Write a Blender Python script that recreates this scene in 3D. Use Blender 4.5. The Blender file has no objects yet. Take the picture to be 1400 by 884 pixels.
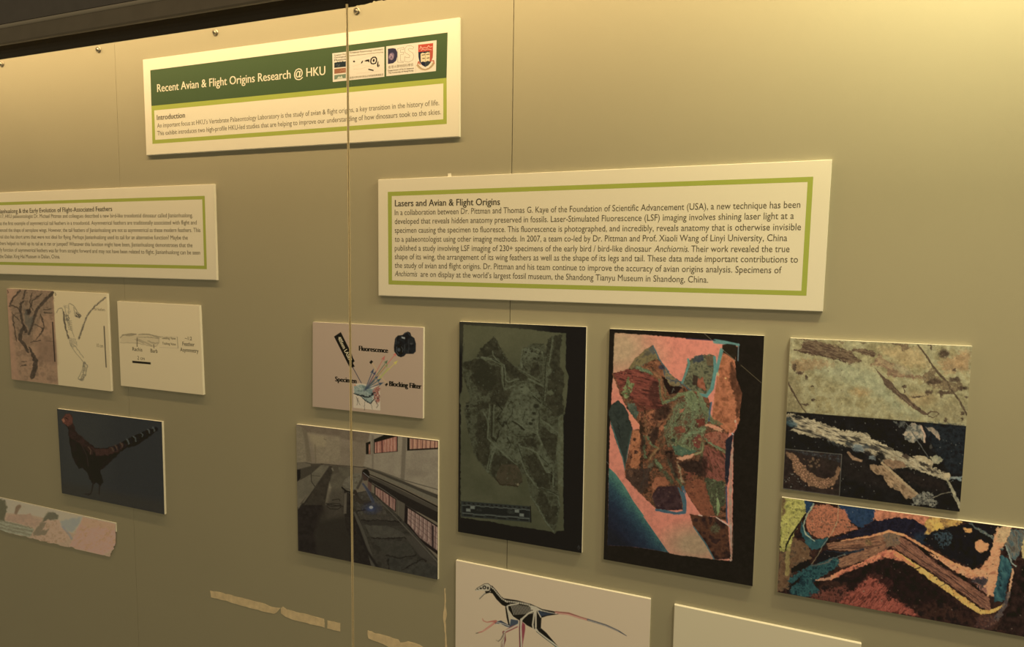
import bpy, math
import numpy as np
from mathutils import Matrix, Vector

# ------------------------------------------------------------------ camera, world, lights, exposure
S = bpy.context.scene
COL = S.collection
FOCAL = 915.939
FW = np.array([-0.36620261, 0.92593633, -0.09239894])
RT = np.array([0.9294026, 0.36884683, 0.01276004])
UP = np.array([-0.04589604, 0.08120305, 0.99564031])
EYE = np.array([0.0, -1.006, 1.6])

cam_data = bpy.data.cameras.new('camera')
cam_data.sensor_width = 36.0
cam_data.lens = 36.0 * FOCAL / 1400.0
cam_data.clip_start = 0.02
cam = bpy.data.objects.new('camera', cam_data)
COL.objects.link(cam)
cam.matrix_world = Matrix(((RT[0], UP[0], -FW[0], EYE[0]),
                           (RT[1], UP[1], -FW[1], EYE[1]),
                           (RT[2], UP[2], -FW[2], EYE[2]),
                           (0, 0, 0, 1)))
S.camera = cam

S.view_settings.view_transform = 'Standard'
S.view_settings.look = 'None'
S.view_settings.gamma = 1.0
S.view_settings.use_curve_mapping = False
S.view_settings.exposure = 0.0

world = bpy.data.worlds.new('gallery_gloom')
S.world = world
world.use_nodes = True
wbg = world.node_tree.nodes['Background']
wbg.inputs['Color'].default_value = (1.0, 0.80, 0.45, 1)
wbg.inputs['Strength'].default_value = 0.24


def area(name, loc, target, sx, sy, watts, col):
    d = bpy.data.lights.new(name, 'AREA')
    d.shape = 'RECTANGLE'
    d.size, d.size_y, d.energy, d.color = sx, sy, watts, col
    o = bpy.data.objects.new(name, d)
    COL.objects.link(o)
    z = (Vector(loc) - Vector(target)).normalized()
    x = Vector((1, 0, 0))
    y = z.cross(x).normalized()
    m = Matrix((x, y, z)).transposed().to_4x4()
    m.translation = loc
    o.matrix_world = m
    return o


area('case_tube_light', (-0.70, -0.20, 2.15), (-0.70, -0.0632, 1.95), 3.2, 0.03, 12.2, (1.0, 0.67, 0.30))
area('case_downlight', (0.30, -0.20, 2.30), (0.30, -0.138, 2.10), 0.10, 0.08, 5.2, (1.0, 0.92, 0.46))
area('added_fill_light', (0.8, -1.1, 2.7), (0.0, 0.0, 1.3), 0.4, 0.4, 12.5, (1.0, 0.74, 0.43))  # unseen fill light, added to brighten the wall towards the lower right


# ------------------------------------------------------------------ helpers
def lin(c):
    c = np.asarray(c, float) / 255.0
    return np.where(c <= 0.04045, c / 12.92, ((c + 0.055) / 1.055) ** 2.4)


def at(px, py, y=0.0):
    """Point on the vertical plane at depth y that a measured photo point stands for: (x, z)."""
    u = (np.asarray(px, float) - 700.0) / FOCAL
    v = -(np.asarray(py, float) - 442.0) / FOCAL
    d = FW + u[..., None] * RT + v[..., None] * UP
    t = (y - EYE[1]) / d[..., 1]
    return EYE[0] + t * d[..., 0], EYE[2] + t * d[..., 2]


def photo(X, Y, Z):
    d = np.stack([X - EYE[0], Y - EYE[1] + 0 * X, Z - EYE[2]], -1)
    w = d @ FW
    return 700 + FOCAL * (d @ RT) / w, 442 - FOCAL * (d @ UP) / w


MATS = {}


def mat(name, col, rough=0.6, metal=0.0, spec=0.3, noise=None, bump=None):
    """noise = (scale, amount); bump = (scale, strength)"""
    if name in MATS:
        return MATS[name]
    m = bpy.data.materials.new(name)
    m.use_nodes = True
    nt = m.node_tree
    b = nt.nodes['Principled BSDF']
    b.inputs['Base Color'].default_value = (*col, 1)
    b.inputs['Roughness'].default_value = rough
    b.inputs['Metallic'].default_value = metal
    b.inputs['Specular IOR Level'].default_value = spec
    if noise or bump:
        tc = nt.nodes.new('ShaderNodeTexCoord')
    if noise:
        n = nt.nodes.new('ShaderNodeTexNoise')
        n.inputs['Scale'].default_value = noise[0]
        n.inputs['Detail'].default_value = 6
        nt.links.new(tc.outputs['Object'], n.inputs['Vector'])
        r = nt.nodes.new('ShaderNodeMapRange')
        r.inputs['From Min'].default_value, r.inputs['From Max'].default_value = 0.3, 0.7
        r.inputs['To Min'].default_value, r.inputs['To Max'].default_value = 1 - noise[1], 1 + noise[1]
        nt.links.new(n.outputs['Fac'], r.inputs['Value'])
        mx = nt.nodes.new('ShaderNodeVectorMath')
        mx.operation = 'SCALE'
        mx.inputs[0].default_value = col
        nt.links.new(r.outputs['Result'], mx.inputs['Scale'])
        nt.links.new(mx.outputs['Vector'], b.inputs['Base Color'])
    if bump:
        n2 = nt.nodes.new('ShaderNodeTexNoise')
        n2.inputs['Scale'].default_value = bump[0]
        n2.inputs['Detail'].default_value = 4
        nt.links.new(tc.outputs['Object'], n2.inputs['Vector'])
        bp = nt.nodes.new('ShaderNodeBump')
        bp.inputs['Strength'].default_value = bump[1]
        bp.inputs['Distance'].default_value = 0.001
        nt.links.new(n2.outputs['Fac'], bp.inputs['Height'])
        nt.links.new(bp.outputs['Normal'], b.inputs['Normal'])
    MATS[name] = m
    return m


def ink_mat(name='printed_ink', rough=0.55):
    if name in MATS:
        return MATS[name]
    m = bpy.data.materials.new(name)
    m.use_nodes = True
    nt = m.node_tree
    b = nt.nodes['Principled BSDF']
    a = nt.nodes.new('ShaderNodeAttribute')
    a.attribute_name = 'ink'
    nt.links.new(a.outputs['Color'], b.inputs['Base Color'])
    b.inputs['Roughness'].default_value = rough
    b.inputs['Specular IOR Level'].default_value = 0.06
    MATS[name] = m
    return m


WHITE = mat('foam_board_white', (0.87, 0.86, 0.83), 0.6, spec=0.15)
PAPER = mat('paper_white', (0.87, 0.86, 0.83), 0.55, spec=0.15)
LIME = mat('lime_print', (0.40, 0.50, 0.115), 0.55, spec=0.15)
GREEN = mat('dark_green_print', (0.055, 0.107, 0.053), 0.5, spec=0.15)
INK = mat('text_ink', (0.075, 0.07, 0.055), 0.6, spec=0.1)
INKBODY = mat('body_ink', (0.115, 0.105, 0.08), 0.6, spec=0.1)
INKSOFT = mat('grey_text_ink', (0.17, 0.16, 0.13), 0.6, spec=0.1)
INKBLACK = mat('black_ink', (0.012, 0.012, 0.011), 0.6, spec=0.1)
CREAM = mat('white_letter_ink', (0.82, 0.81, 0.76), 0.6, spec=0.1)
STEEL = mat('brushed_steel', (0.45, 0.42, 0.37), 0.34, metal=1.0)


def link(name, me, parent=None, m=None):
    o = bpy.data.objects.new(name, me)
    COL.objects.link(o)
    if m is not None:
        me.materials.append(m)
    if parent is not None:
        o.parent = parent
    return o


def mesh(name, verts, faces, m=None, parent=None, origin=None, smooth=False):
    """verts in world metres; stored relative to the parent chain's location (or to origin)."""
    off = Vector((0, 0, 0))
    p = parent
    while p is not None:
        off += Vector(p.location)
        p = p.parent
    loc = Vector(origin) if origin is not None else None
    base = off + (loc if loc is not None else Vector((0, 0, 0))) if parent is None else off
    v = [(a - base[0], b - base[1], c - base[2]) for a, b, c in verts]
    me = bpy.data.meshes.new(name)
    me.from_pydata(v, [], faces)
    me.update()
    if smooth:
        me.polygons.foreach_set('use_smooth', [True] * len(me.polygons))
    o = link(name, me, parent, m)
    if parent is None and loc is not None:
        o.location = loc
    return o


def box_data(x0, x1, y0, y1, z0, z1):
    v = [(x0, y0, z0), (x1, y0, z0), (x1, y1, z0), (x0, y1, z0), (x0, y0, z1), (x1, y0, z1), (x1, y1, z1), (x0, y1, z1)]
    f = [(0, 3, 2, 1), (4, 5, 6, 7), (0, 1, 5, 4), (1, 2, 6, 5), (2, 3, 7, 6), (3, 0, 4, 7)]
    return v, f


def box(name, x0, x1, y0, y1, z0, z1, m, parent=None, origin=None):
    v, f = box_data(x0, x1, y0, y1, z0, z1)
    return mesh(name, v, f, m, parent, origin)


def prism_x(name, prof, x0, x1, m, parent=None, origin=None):
    """profile [(y, z)...] extruded along x"""
    n = len(prof)
    v = [(x0, y, z) for y, z in prof] + [(x1, y, z) for y, z in prof]
    f = [tuple(range(n))[::-1], tuple(range(n, 2 * n))]
    f += [(i, (i + 1) % n, n + (i + 1) % n, n + i) for i in range(n)]
    o = mesh(name, v, f, m, parent, origin)
    return o


def fix_normals(o):
    import bmesh
    bm = bmesh.new()
    bm.from_mesh(o.data)
    bmesh.ops.recalc_face_normals(bm, faces=bm.faces)
    bm.to_mesh(o.data)
    bm.free()
    return o


def slab(name, pts, y0, y1, m, parent=None, origin=None):
    """outline [(x, z)...] given thickness from y0 (back) to y1 (front)"""
    n = len(pts)
    v = [(x, y1, z) for x, z in pts] + [(x, y0, z) for x, z in pts]
    f = [tuple(range(n)), tuple(range(n, 2 * n))[::-1]]
    f += [(i, n + i, n + (i + 1) % n, (i + 1) % n) for i in range(n)]
    return fix_normals(mesh(name, v, f, m, parent, origin))


def tag(o, label, cat, group=None, kind=None):
    o['label'] = label
    o['category'] = cat
    if group:
        o['group'] = group
    if kind:
        o['kind'] = kind
    return o


def empty(name, loc):
    o = bpy.data.objects.new(name, None)
    o.empty_display_size = 0.03
    COL.objects.link(o)
    o.location = loc
    return o


# ------------------------------------------------------------------ noise and the print painter
def _hash(ix, iy, seed):
    h = (ix.astype(np.int64) * 374761393 + iy.astype(np.int64) * 668265263 + seed * 1442695041) & 0xFFFFFFFF
    h = ((h ^ (h >> 13)) * 1274126177) & 0xFFFFFFFF
    return ((h ^ (h >> 16)) & 0xFFFF) / 65535.0


def vnoise(x, y, seed=0):
    ix, iy = np.floor(x), np.floor(y)
    fx, fy = x - ix, y - iy
    fx, fy = fx * fx * (3 - 2 * fx), fy * fy * (3 - 2 * fy)
    a, b = _hash(ix, iy, seed), _hash(ix + 1, iy, seed)
    c, d = _hash(ix, iy + 1, seed), _hash(ix + 1, iy + 1, seed)
    return (a + (b - a) * fx) * (1 - fy) + (c + (d - c) * fx) * fy


def fbm(x, y, seed=0, octv=4):
    t, amp, s = 0, 0.5, 0
    for k in range(octv):
        t = t + amp * vnoise(x * 2 ** k + 17.3 * k, y * 2 ** k + 9.1 * k, seed + k)
        s += amp
        amp *= 0.55
    return t / s


def crop(x0, y0, s):
    """measurements taken in an enlarged view of the photo -> photo points"""
    return lambda *pts: [(x0 + a / s, y0 + b / s) for a, b in pts]


VEIL = np.array([0.010, 0.0085, 0.005])      # what the glass itself adds over a print when measured


class Art:
    """A printed picture: a fine mesh whose points carry ink colour, painted with shapes and noise."""

    def __init__(self, quad, base, white, step=0.72, y=-0.0053):
        q = np.array(quad, float)
        self.y = y
        w = max(np.hypot(*(q[1] - q[0])), np.hypot(*(q[2] - q[3])))
        h = max(np.hypot(*(q[3] - q[0])), np.hypot(*(q[2] - q[1])))
        self.nx, self.ny = int(w / step) + 1, int(h / step) + 1
        X, Z = at(q[:, 0], q[:, 1], y)
        u = np.linspace(0, 1, self.nx)[None, :]
        v = np.linspace(0, 1, self.ny)[:, None]
        bl = lambda c: (c[0] * (1 - u) + c[1] * u) * (1 - v) + (c[3] * (1 - u) + c[2] * u) * v
        self.WX, self.WZ = bl(X), bl(Z)
        self.px, self.py = photo(self.WX, y, self.WZ)
        self.C = np.zeros((self.ny, self.nx, 3)) + np.array(base, float)
        self.white = np.array(white, float)
        self.mask = np.ones((self.ny, self.nx))

    def _win(self, pts, pad):
        p = np.array(pts, float)
        m = (self.px > p[:, 0].min() - pad) & (self.px < p[:, 0].max() + pad) & \
            (self.py > p[:, 1].min() - pad) & (self.py < p[:, 1].max() + pad)
        return np.nonzero(m)

    def _cols(self, cols, x, y, sc, ang, stretch, seed, gain=2.2):
        """one colour, or several mixed by streaky noise"""
        if not isinstance(cols[0], (tuple, list)):
            return np.array(cols, float)
        ca, sa = math.cos(math.radians(ang)), math.sin(math.radians(ang))
        a = (x * ca + y * sa) / (sc * stretch)
        b = (-x * sa + y * ca) / sc
        n = np.clip((fbm(a, b, seed) - 0.5) * gain + 0.5, 0, 0.9999) * (len(cols) - 1)
        i = n.astype(int)
        t = (n - i)[:, None]
        c = np.array(cols, float)
        return c[i] * (1 - t) + c[i + 1] * t

    def _mix(self, ix, a, col):
        a = a[:, None]
        self.C[ix] = self.C[ix] * (1 - a) + col * a

    def _warp(self, x, y, rough, seed, sc=3.0):
        if not rough:
            return x, y
        return x + rough * 2 * (fbm(x / sc, y / sc, seed + 50, 3) - 0.5) * 2, \
            y + rough * 2 * (fbm(x / sc, y / sc, seed + 90, 3) - 0.5) * 2

    def poly(self, pts, cols, a=1.0, soft=1.0, rough=0.0, sc=4.0, ang=0, st=1.0, seed=1, gain=2.2, thin=None, outside=False):
        ix = np.nonzero(np.ones_like(self.px, bool)) if outside else self._win(pts, soft + 3 * rough + 1)
        if len(ix[0]) == 0:
            return
        x0, y0 = self.px[ix], self.py[ix]
        x, y = self._warp(x0, y0, rough, seed)
        p = np.array(pts, float)
        n = len(p)
        ins = np.zeros(len(x), bool)
        d2 = np.full(len(x), 1e9)
        for i in range(n):
            (ax, ay), (bx, by) = p[i], p[(i + 1) % n]
            ex, ey = bx - ax, by - ay
            L = ex * ex + ey * ey + 1e-9
            t = np.clip(((x - ax) * ex + (y - ay) * ey) / L, 0, 1)
            d2 = np.minimum(d2, (x - ax - t * ex) ** 2 + (y - ay - t * ey) ** 2)
            c = (ay > y) != (by > y)
            ins ^= c & (x < ex * (y - ay) / (ey if abs(ey) > 1e-9 else 1e-9) + ax)
        sd = np.where(ins, 1, -1) * np.sqrt(d2)
        al = np.clip(0.5 + (-sd if outside else sd) / soft, 0, 1) * a
        if thin is not None:     # broken, patchy ink
            al = al * np.clip((fbm(x0 / sc / st, y0 / sc, seed + 7) - thin) * 6 + 0.5, 0, 1)
        self._mix(ix, al, self._cols(cols, x0, y0, sc, ang, st, seed))

    def line(self, pts, w, cols, a=1.0, soft=0.9, rough=0.0, sc=3.0, ang=0, st=1.0, seed=1, thin=None):
        """w: width in photo px, number or per-point list"""
        p = np.array(pts, float)
        ws = np.full(len(p), float(w)) if np.isscalar(w) else np.array(w, float)
        ix = self._win(pts, ws.max() + soft + 3 * rough)
        if len(ix[0]) == 0:
            return
        x0, y0 = self.px[ix], self.py[ix]
        x, y = self._warp(x0, y0, rough, seed)
        best = np.full(len(x), -1e9)
        for i in range(len(p) - 1):
            (ax, ay), (bx, by) = p[i], p[i + 1]
            ex, ey = bx - ax, by - ay
            L = ex * ex + ey * ey + 1e-9
            t = np.clip(((x - ax) * ex + (y - ay) * ey) / L, 0, 1)
            d = np.hypot(x - ax - t * ex, y - ay - t * ey)
            best = np.maximum(best, (ws[i] * (1 - t) + ws[i + 1] * t) / 2 - d)
        al = np.clip(0.5 + best / soft, 0, 1) * a
        if thin is not None:
            al = al * np.clip((fbm(x0 / sc, y0 / sc, seed + 7) - thin) * 6 + 0.5, 0, 1)
        self._mix(ix, al, self._cols(cols, x0, y0, sc, ang, st, seed))

    def blob(self, c, rx, ry, cols, a=1.0, soft=0.35, ang=0, rough=0.0, sc=3.0, seed=1):
        ix = self._win([(c[0] - rx - ry, c[1] - rx - ry), (c[0] + rx + ry, c[1] + rx + ry)], 2)
        if len(ix[0]) == 0:
            return
        x0, y0 = self.px[ix], self.py[ix]
        x, y = self._warp(x0, y0, rough, seed)
        ca, sa = math.cos(math.radians(ang)), math.sin(math.radians(ang))
        dx, dy = x - c[0], y - c[1]
        r = np.hypot((dx * ca + dy * sa) / rx, (-dx * sa + dy * ca) / ry)
        al = np.clip((1 + soft / 2 - r) / soft, 0, 1) * a
        self._mix(ix, al, self._cols(cols, x0, y0, sc, 0, 1, seed))

    def ramp(self, pts, p0, p1, stops, a=1.0, soft=1.0, grain=0.0, seed=1):
        """printed colour ramp across a shape, p0 to p1"""
        ix = self._win(pts, 2)
        x, y = self.px[ix], self.py[ix]
        dx, dy = p1[0] - p0[0], p1[1] - p0[1]
        t = ((x - p0[0]) * dx + (y - p0[1]) * dy) / (dx * dx + dy * dy)
        if grain:
            t = t + grain * (vnoise(x * 0.9, y * 0.9, seed) - 0.5) + grain * (fbm(x / 8, y / 8, seed) - 0.5)
        pos = [s[0] for s in stops]
        col = np.stack([np.interp(t, pos, [s[1][k] for s in stops]) for k in range(3)], -1)
        keep = self.C.copy()
        self.poly(pts, (0, 0, 0), 1.0, soft)
        al = np.where(np.abs(self.C - keep).sum(-1)[ix] > 0, 1.0, 0.0)
        # true coverage from a flat unit test shape
        tmp = self.C
        self.C = np.zeros_like(keep)
        self.poly(pts, (1, 1, 1), 1.0, soft)
        cov = self.C[ix][:, 0] * a
        self.C = keep
        self._mix(ix, cov, col)

    def specks(self, pts, n, r, col, a=0.8, seed=1):
        rs = np.random.RandomState(seed)
        p = np.array(pts, float)
        lo, hi = p.min(0), p.max(0)
        k = 0
        for _ in range(n * 20):
            c = lo + rs.rand(2) * (hi - lo)
            ins = False
            for i in range(len(p)):
                (ax, ay), (bx, by) = p[i], p[(i + 1) % len(p)]
                if (ay > c[1]) != (by > c[1]) and c[0] < (bx - ax) * (c[1] - ay) / (by - ay) + ax:
                    ins = not ins
            if ins:
                q = r * (0.5 + rs.rand())
                self.blob(c, q, q * (0.6 + 0.6 * rs.rand()), col, a, 0.8, rs.rand() * 180)
                k += 1
                if k >= n:
                    break

    def grain(self, amt, sc=1.3, seed=5):
        n = fbm(self.px / sc, self.py / sc, seed, 3) - 0.5
        self.C = np.clip(self.C * (1 + amt * 2 * n[..., None]), 0, 255)

    def build(self, name, parent, rough=0.55):
        C = self.C.copy()      # printing inks are less vivid than they look beside warm paper
        d = np.maximum(C[..., 1] - C[..., 0], 0)
        C[..., 0] += .15 * d
        C[..., 1] -= .25 * d
        m = .425 * (C[..., 0] + C[..., 1])
        C[..., 2] = np.where(C[..., 2] > m, m + .45 * (C[..., 2] - m), C[..., 2])
        lum = (.3 * C[..., :1] + .6 * C[..., 1:2] + .1 * C[..., 2:]) * np.array([1.06, .97, .76])
        C = lum + .92 * (C - lum)
        alb = np.maximum((lin(C) - VEIL) / (lin(self.white) - VEIL) * 0.82, 0.006)
        alb *= np.minimum(1, 0.93 / alb.max(-1, keepdims=True))
        nx, ny = self.nx, self.ny
        off = Vector((0, 0, 0))
        p = parent
        while p is not None:
            off += Vector(p.location)
            p = p.parent
        co = np.stack([self.WX - off[0], np.full_like(self.WX, self.y) - off[1], self.WZ - off[2]], -1).reshape(-1, 3)
        idx = np.arange(nx * ny).reshape(ny, nx)
        f = np.stack([idx[:-1, :-1], idx[1:, :-1], idx[1:, 1:], idx[:-1, 1:]], -1)
        ok = (self.mask[:-1, :-1] + self.mask[1:, :-1] + self.mask[1:, 1:] + self.mask[:-1, 1:]) > 2
        f = f[ok].reshape(-1, 4)
        me = bpy.data.meshes.new(name)
        used = np.unique(f)
        remap = np.full(nx * ny, -1)
        remap[used] = np.arange(len(used))
        f = remap[f]
        co = co[used]
        me.vertices.add(len(co))
        me.vertices.foreach_set('co', co.astype(np.float32).ravel())
        me.loops.add(f.size)
        me.loops.foreach_set('vertex_index', f.astype(np.int32).ravel())
        me.polygons.add(len(f))
        me.polygons.foreach_set('loop_start', np.arange(0, f.size, 4, dtype=np.int32))
        me.update(calc_edges=True)
        at_ = me.attributes.new('ink', 'FLOAT_COLOR', 'POINT')
        rgba = np.ones((len(co), 4), np.float32)
        rgba[:, :3] = alb.reshape(-1, 3)[used]
        at_.data.foreach_set('color', rgba.ravel())
        me.validate()
        return link(name, me, parent, ink_mat())


# ------------------------------------------------------------------ lettering
def text_mesh(body, bold=0.0):
    c = bpy.data.curves.new('letters', 'FONT')
    c.body = body
    c.size = 1.0
    c.offset = bold
    c.resolution_u = 3
    o = bpy.data.objects.new('letters', c)
    COL.objects.link(o)
    dg = bpy.context.evaluated_depsgraph_get()
    me = bpy.data.meshes.new_from_object(o.evaluated_get(dg))
    v = np.array([x.co[:2] for x in me.vertices]).reshape(-1, 2)
    f = [tuple(p.vertices) for p in me.polygons]
    bpy.data.objects.remove(o)
    bpy.data.meshes.remove(me)
    bpy.data.curves.remove(c)
    return v, f


def cap_height():
    v, _ = text_mesh('H')
    return v[:, 1].max()


CAP = cap_height()


def text_width(s, bold=0.0):
    v, _ = text_mesh(s, bold)
    return v[:, 0].max() - v[:, 0].min()


def lettering(name, lines, m, parent, y=-0.00532):
    """lines: (text, left baseline photo point, right baseline photo point, cap height m, bold, slant). One flat mesh."""
    V, F = [], []
    for ln in lines:
        body, p0, p1, cap, bold = ln[:5]
        slant = ln[5] if len(ln) > 5 else 0
        v, f = text_mesh(body)
        v = v.copy()
        v[:, 0] -= v[:, 0].min()
        (x0, x1), (z0, z1) = at([p0[0], p1[0]], [p0[1], p1[1]], y)
        L = math.hypot(x1 - x0, z1 - z0)
        ex, ez = (x1 - x0) / L, (z1 - z0) / L
        sx = L / v[:, 0].max()
        sy = cap / CAP
        a = v[:, 0] * sx + v[:, 1] * sy * slant
        b = v[:, 1] * sy
        for n_ in range(1 if not bold else 4):      # heavier letters: the same outline struck again a hair to the right
            k = len(V)
            sh = n_ / 3 * bold * 1.7 * sy
            V += [(x0 + ex * (i + sh) - ez * j, y - n_ * 0.00003, z0 + ez * (i + sh) + ex * j) for i, j in zip(a, b)]
            F += [tuple(k + q for q in p) for p in f]
    return fix_normals_front(mesh(name, V, F, m, parent))


def fix_normals_front(o):
    me = o.data
    me.update()
    if len(me.polygons) and me.polygons[0].normal.y > 0:
        me.flip_normals()
    return o


# ------------------------------------------------------------------ boards
TH = 0.005


def board(name, quad, thick=TH):
    """A rigid foam board hung on the wall: Empty at its base, board body with a fine rounded edge."""
    q = np.array(quad, float)
    X, Z = at(q[:, 0], q[:, 1], -thick)
    root = empty(name, (float(X.mean()), 0.0, float(Z[2:].mean())))
    e = 0.0005
    inx = np.array([e, -e, -e, e])
    inz = np.array([-e, -e, e, e])
    ring = lambda x, z, y: [(float(a), y, float(b)) for a, b in zip(x, z)]
    v = ring(X, Z, -0.0001) + ring(X, Z, -thick + e) + ring(X + inx, Z + inz, -thick)
    f = [(0, 1, 2, 3), (8, 11, 10, 9)]
    for r in (0, 4):
        for i in range(4):
            j = (i + 1) % 4
            f.append((r + i, r + 4 + i, r + 4 + j, r + j))
    b = fix_normals(mesh('foam_board', v, f, WHITE, root))
    return root, b


def inset(q, e):
    """quad pulled in by e photo px"""
    q = np.array(q, float)
    c = q.mean(0)
    return [tuple(p + np.sign(c - p) * e) for p in q]


def flat_quad(name, q, m, parent, y):
    q = np.array(q, float)
    X, Z = at(q[:, 0], q[:, 1], y)
    return fix_normals_front(mesh(name, [(a, y, b) for a, b in zip(X, Z)], [(0, 1, 2, 3)], m, parent))


def frame_quad(name, qo, qi, m, parent, y):
    qo, qi = np.array(qo, float), np.array(qi, float)
    X, Z = at(np.r_[qo[:, 0], qi[:, 0]], np.r_[qo[:, 1], qi[:, 1]], y)
    f = [(i, (i + 1) % 4, 4 + (i + 1) % 4, 4 + i) for i in range(4)]
    return fix_normals_front(mesh(name, [(a, y, b) for a, b in zip(X, Z)], f, m, parent))


# ------------------------------------------------------------------ the case: back wall, glass, fascia
WALL = mat('painted_backing', (0.39, 0.375, 0.305), 0.62, spec=0.2, noise=(2.2, 0.03), bump=(900, 0.06))
BLACK = mat('black_board', (0.004, 0.0036, 0.003), 0.9, spec=0.0)
FASC = mat('bronze_fascia', (0.12, 0.112, 0.115), 0.55, spec=0.25, noise=(60, 0.06))
FASC_LIGHT = mat('bronze_bead', (0.34, 0.31, 0.27), 0.4, spec=0.4)
FASC_LOW = mat('bronze_lower_rail', (0.17, 0.15, 0.125), 0.5, spec=0.25, noise=(40, 0.06))
CASEWHITE = mat('case_lining', (0.45, 0.42, 0.35), 0.7, spec=0.1)

ZTOP = 2.031
SEAM1, SEAM2 = -1.2720, -0.4016
wall = box('wall_back', -2.6, 1.2, 0.0062, 0.05, 0.3, 2.5, BLACK)
wall['kind'] = 'structure'
wall['label'] = 'back wall of the display case lined with beige painted panels'
rs = np.random.RandomState(4)
for k, (a, b) in enumerate(((-2.6, SEAM1 - 0.00035), (SEAM1 + 0.00035, SEAM2 - 0.0006), (SEAM2 + 0.0006, 1.2))):
    top = [(b, ZTOP)]
    if k == 1:      # chipped top edge right of the glass joint
        xs = np.linspace(-0.69, -0.535, 42)
        for x in xs[::-1]:
            w = max(0, 1 - abs(x + 0.635) / 0.09)
            top.append((float(x), ZTOP + 0.0025 * w * (rs.rand() - 0.2) + (0.003 if -0.665 < x < -0.60 else 0) * rs.rand()))
        top.append((-0.6925, ZTOP - 0.001))
    out = [(a, 0.31), (b, 0.31)] + top + [(a, ZTOP)]
    slab('wall_panel', out, 0.006, 0.0, WALL, wall)

ceil_ = box('ceiling', -2.6, 1.2, -0.31, 0.0, 2.45, 2.5, CASEWHITE)
ceil_['kind'] = 'structure'
floor_ = box('floor', -2.6, 1.2, -0.31, 0.0, 0.25, 0.30, CASEWHITE)
floor_['kind'] = 'structure'

# fascia outside the glass: lower rail, pale bead, dark upper panel
fas = prism_x('trim_1', [(-0.312, 1.9172), (-0.316, 1.9172), (-0.318, 1.9192), (-0.318, 1.9390), (-0.312, 1.9390)], -2.6, 1.2, FASC_LOW)
fix_normals(fas)
fas['kind'] = 'structure'
fas['label'] = 'dark bronze fascia along the top of the display case'
bead = prism_x('bead', [(-0.312, 1.9392), (-0.3165, 1.9392)] +
               [(-0.3165 - 0.0032 * math.sin(t), 1.9424 - 0.0032 * math.cos(t)) for t in np.linspace(0.1, math.pi - 0.1, 9)] +
               [(-0.3165, 1.9456), (-0.312, 1.9456)], -2.6, 1.2, FASC_LIGHT, fas)
fix_normals(bead)
up_ = box('upper_panel', -2.6, 1.2, -0.318, -0.312, 1.9460, 2.50, FASC, fas)

# glass panes
gm = bpy.data.materials.new('case_glass')
gm.use_nodes = True
nt = gm.node_tree
for n in list(nt.nodes):
    nt.nodes.remove(n)
out = nt.nodes.new('ShaderNodeOutputMaterial')
tr = nt.nodes.new('ShaderNodeBsdfTransparent')
tr.inputs['Color'].default_value = (0.985, 0.992, 0.985, 1)
gl = nt.nodes.new('ShaderNodeBsdfGlossy')
gl.inputs['Roughness'].default_value = 0.02
lw_ = nt.nodes.new('ShaderNodeLayerWeight')      # Schlick's curve, the same for both faces of the pane
pw = nt.nodes.new('ShaderNodeMath')
pw.operation = 'POWER'
pw.inputs[1].default_value = 5.0
nt.links.new(lw_.outputs['Facing'], pw.inputs[0])
fr = nt.nodes.new('ShaderNodeMath')
fr.operation = 'MULTIPLY_ADD'
nt.links.new(pw.outputs[0], fr.inputs[0])
fr.inputs[1].default_value = 0.48
fr.inputs[2].default_value = 0.020
mx = nt.nodes.new('ShaderNodeMixShader')
nt.links.new(fr.outputs[0], mx.inputs['Fac'])
nt.links.new(tr.outputs['BSDF'], mx.inputs[1])
nt.links.new(gl.outputs['BSDF'], mx.inputs[2])
nt.links.new(mx.outputs['Shader'], out.inputs['Surface'])
JX = -0.4962
for k, (a, b) in enumerate(((-2.6, JX - 0.0012), (JX + 0.0012, 1.2))):
    g = box('window_%d' % (k + 1), a, b, -0.306, -0.300, 0.31, 2.449, gm)
    g['kind'] = 'structure'
    g['label'] = ('left' if k == 0 else 'right') + ' glass pane of the display case front'


def translucent(name, col, through):
    """ground glass edge or clear silicone: part of the case light comes through"""
    m = mat(name, col, 0.4, spec=0.3)
    n_, l_ = m.node_tree.nodes, m.node_tree.links
    ts = n_.new('ShaderNodeBsdfTranslucent')
    ts.inputs['Color'].default_value = (*through, 1)
    ad = n_.new('ShaderNodeAddShader')
    l_.new(n_['Principled BSDF'].outputs[0], ad.inputs[0])
    l_.new(ts.outputs[0], ad.inputs[1])
    l_.new(ad.outputs[0], n_['Material Output'].inputs['Surface'])
    return m


EDGE = translucent('polished_glass_edge', (0.22, 0.19, 0.13), (0.92, 0.88, 0.76))
EDGE2 = translucent('bright_glass_edge', (0.30, 0.26, 0.18), (0.55, 0.52, 0.44))
BEADM = translucent('brown_silicone', (0.12, 0.095, 0.06), (0.14, 0.12, 0.08))
ztj = 1.9045
jt = box('trim_2', JX - 0.0004, JX + 0.0004, -0.3038, -0.3027, 0.31, ztj, BEADM)
jt['kind'] = 'structure'
jt['label'] = 'vertical joint between the two glass panes'
box('polished_edge', JX - 0.0011, JX - 0.00045, -0.3040, -0.3025, 0.31, ztj, EDGE, jt)
box('polished_edge', JX + 0.00045, JX + 0.0011, -0.3040, -0.3025, 0.31, ztj, EDGE2, jt)


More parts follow.
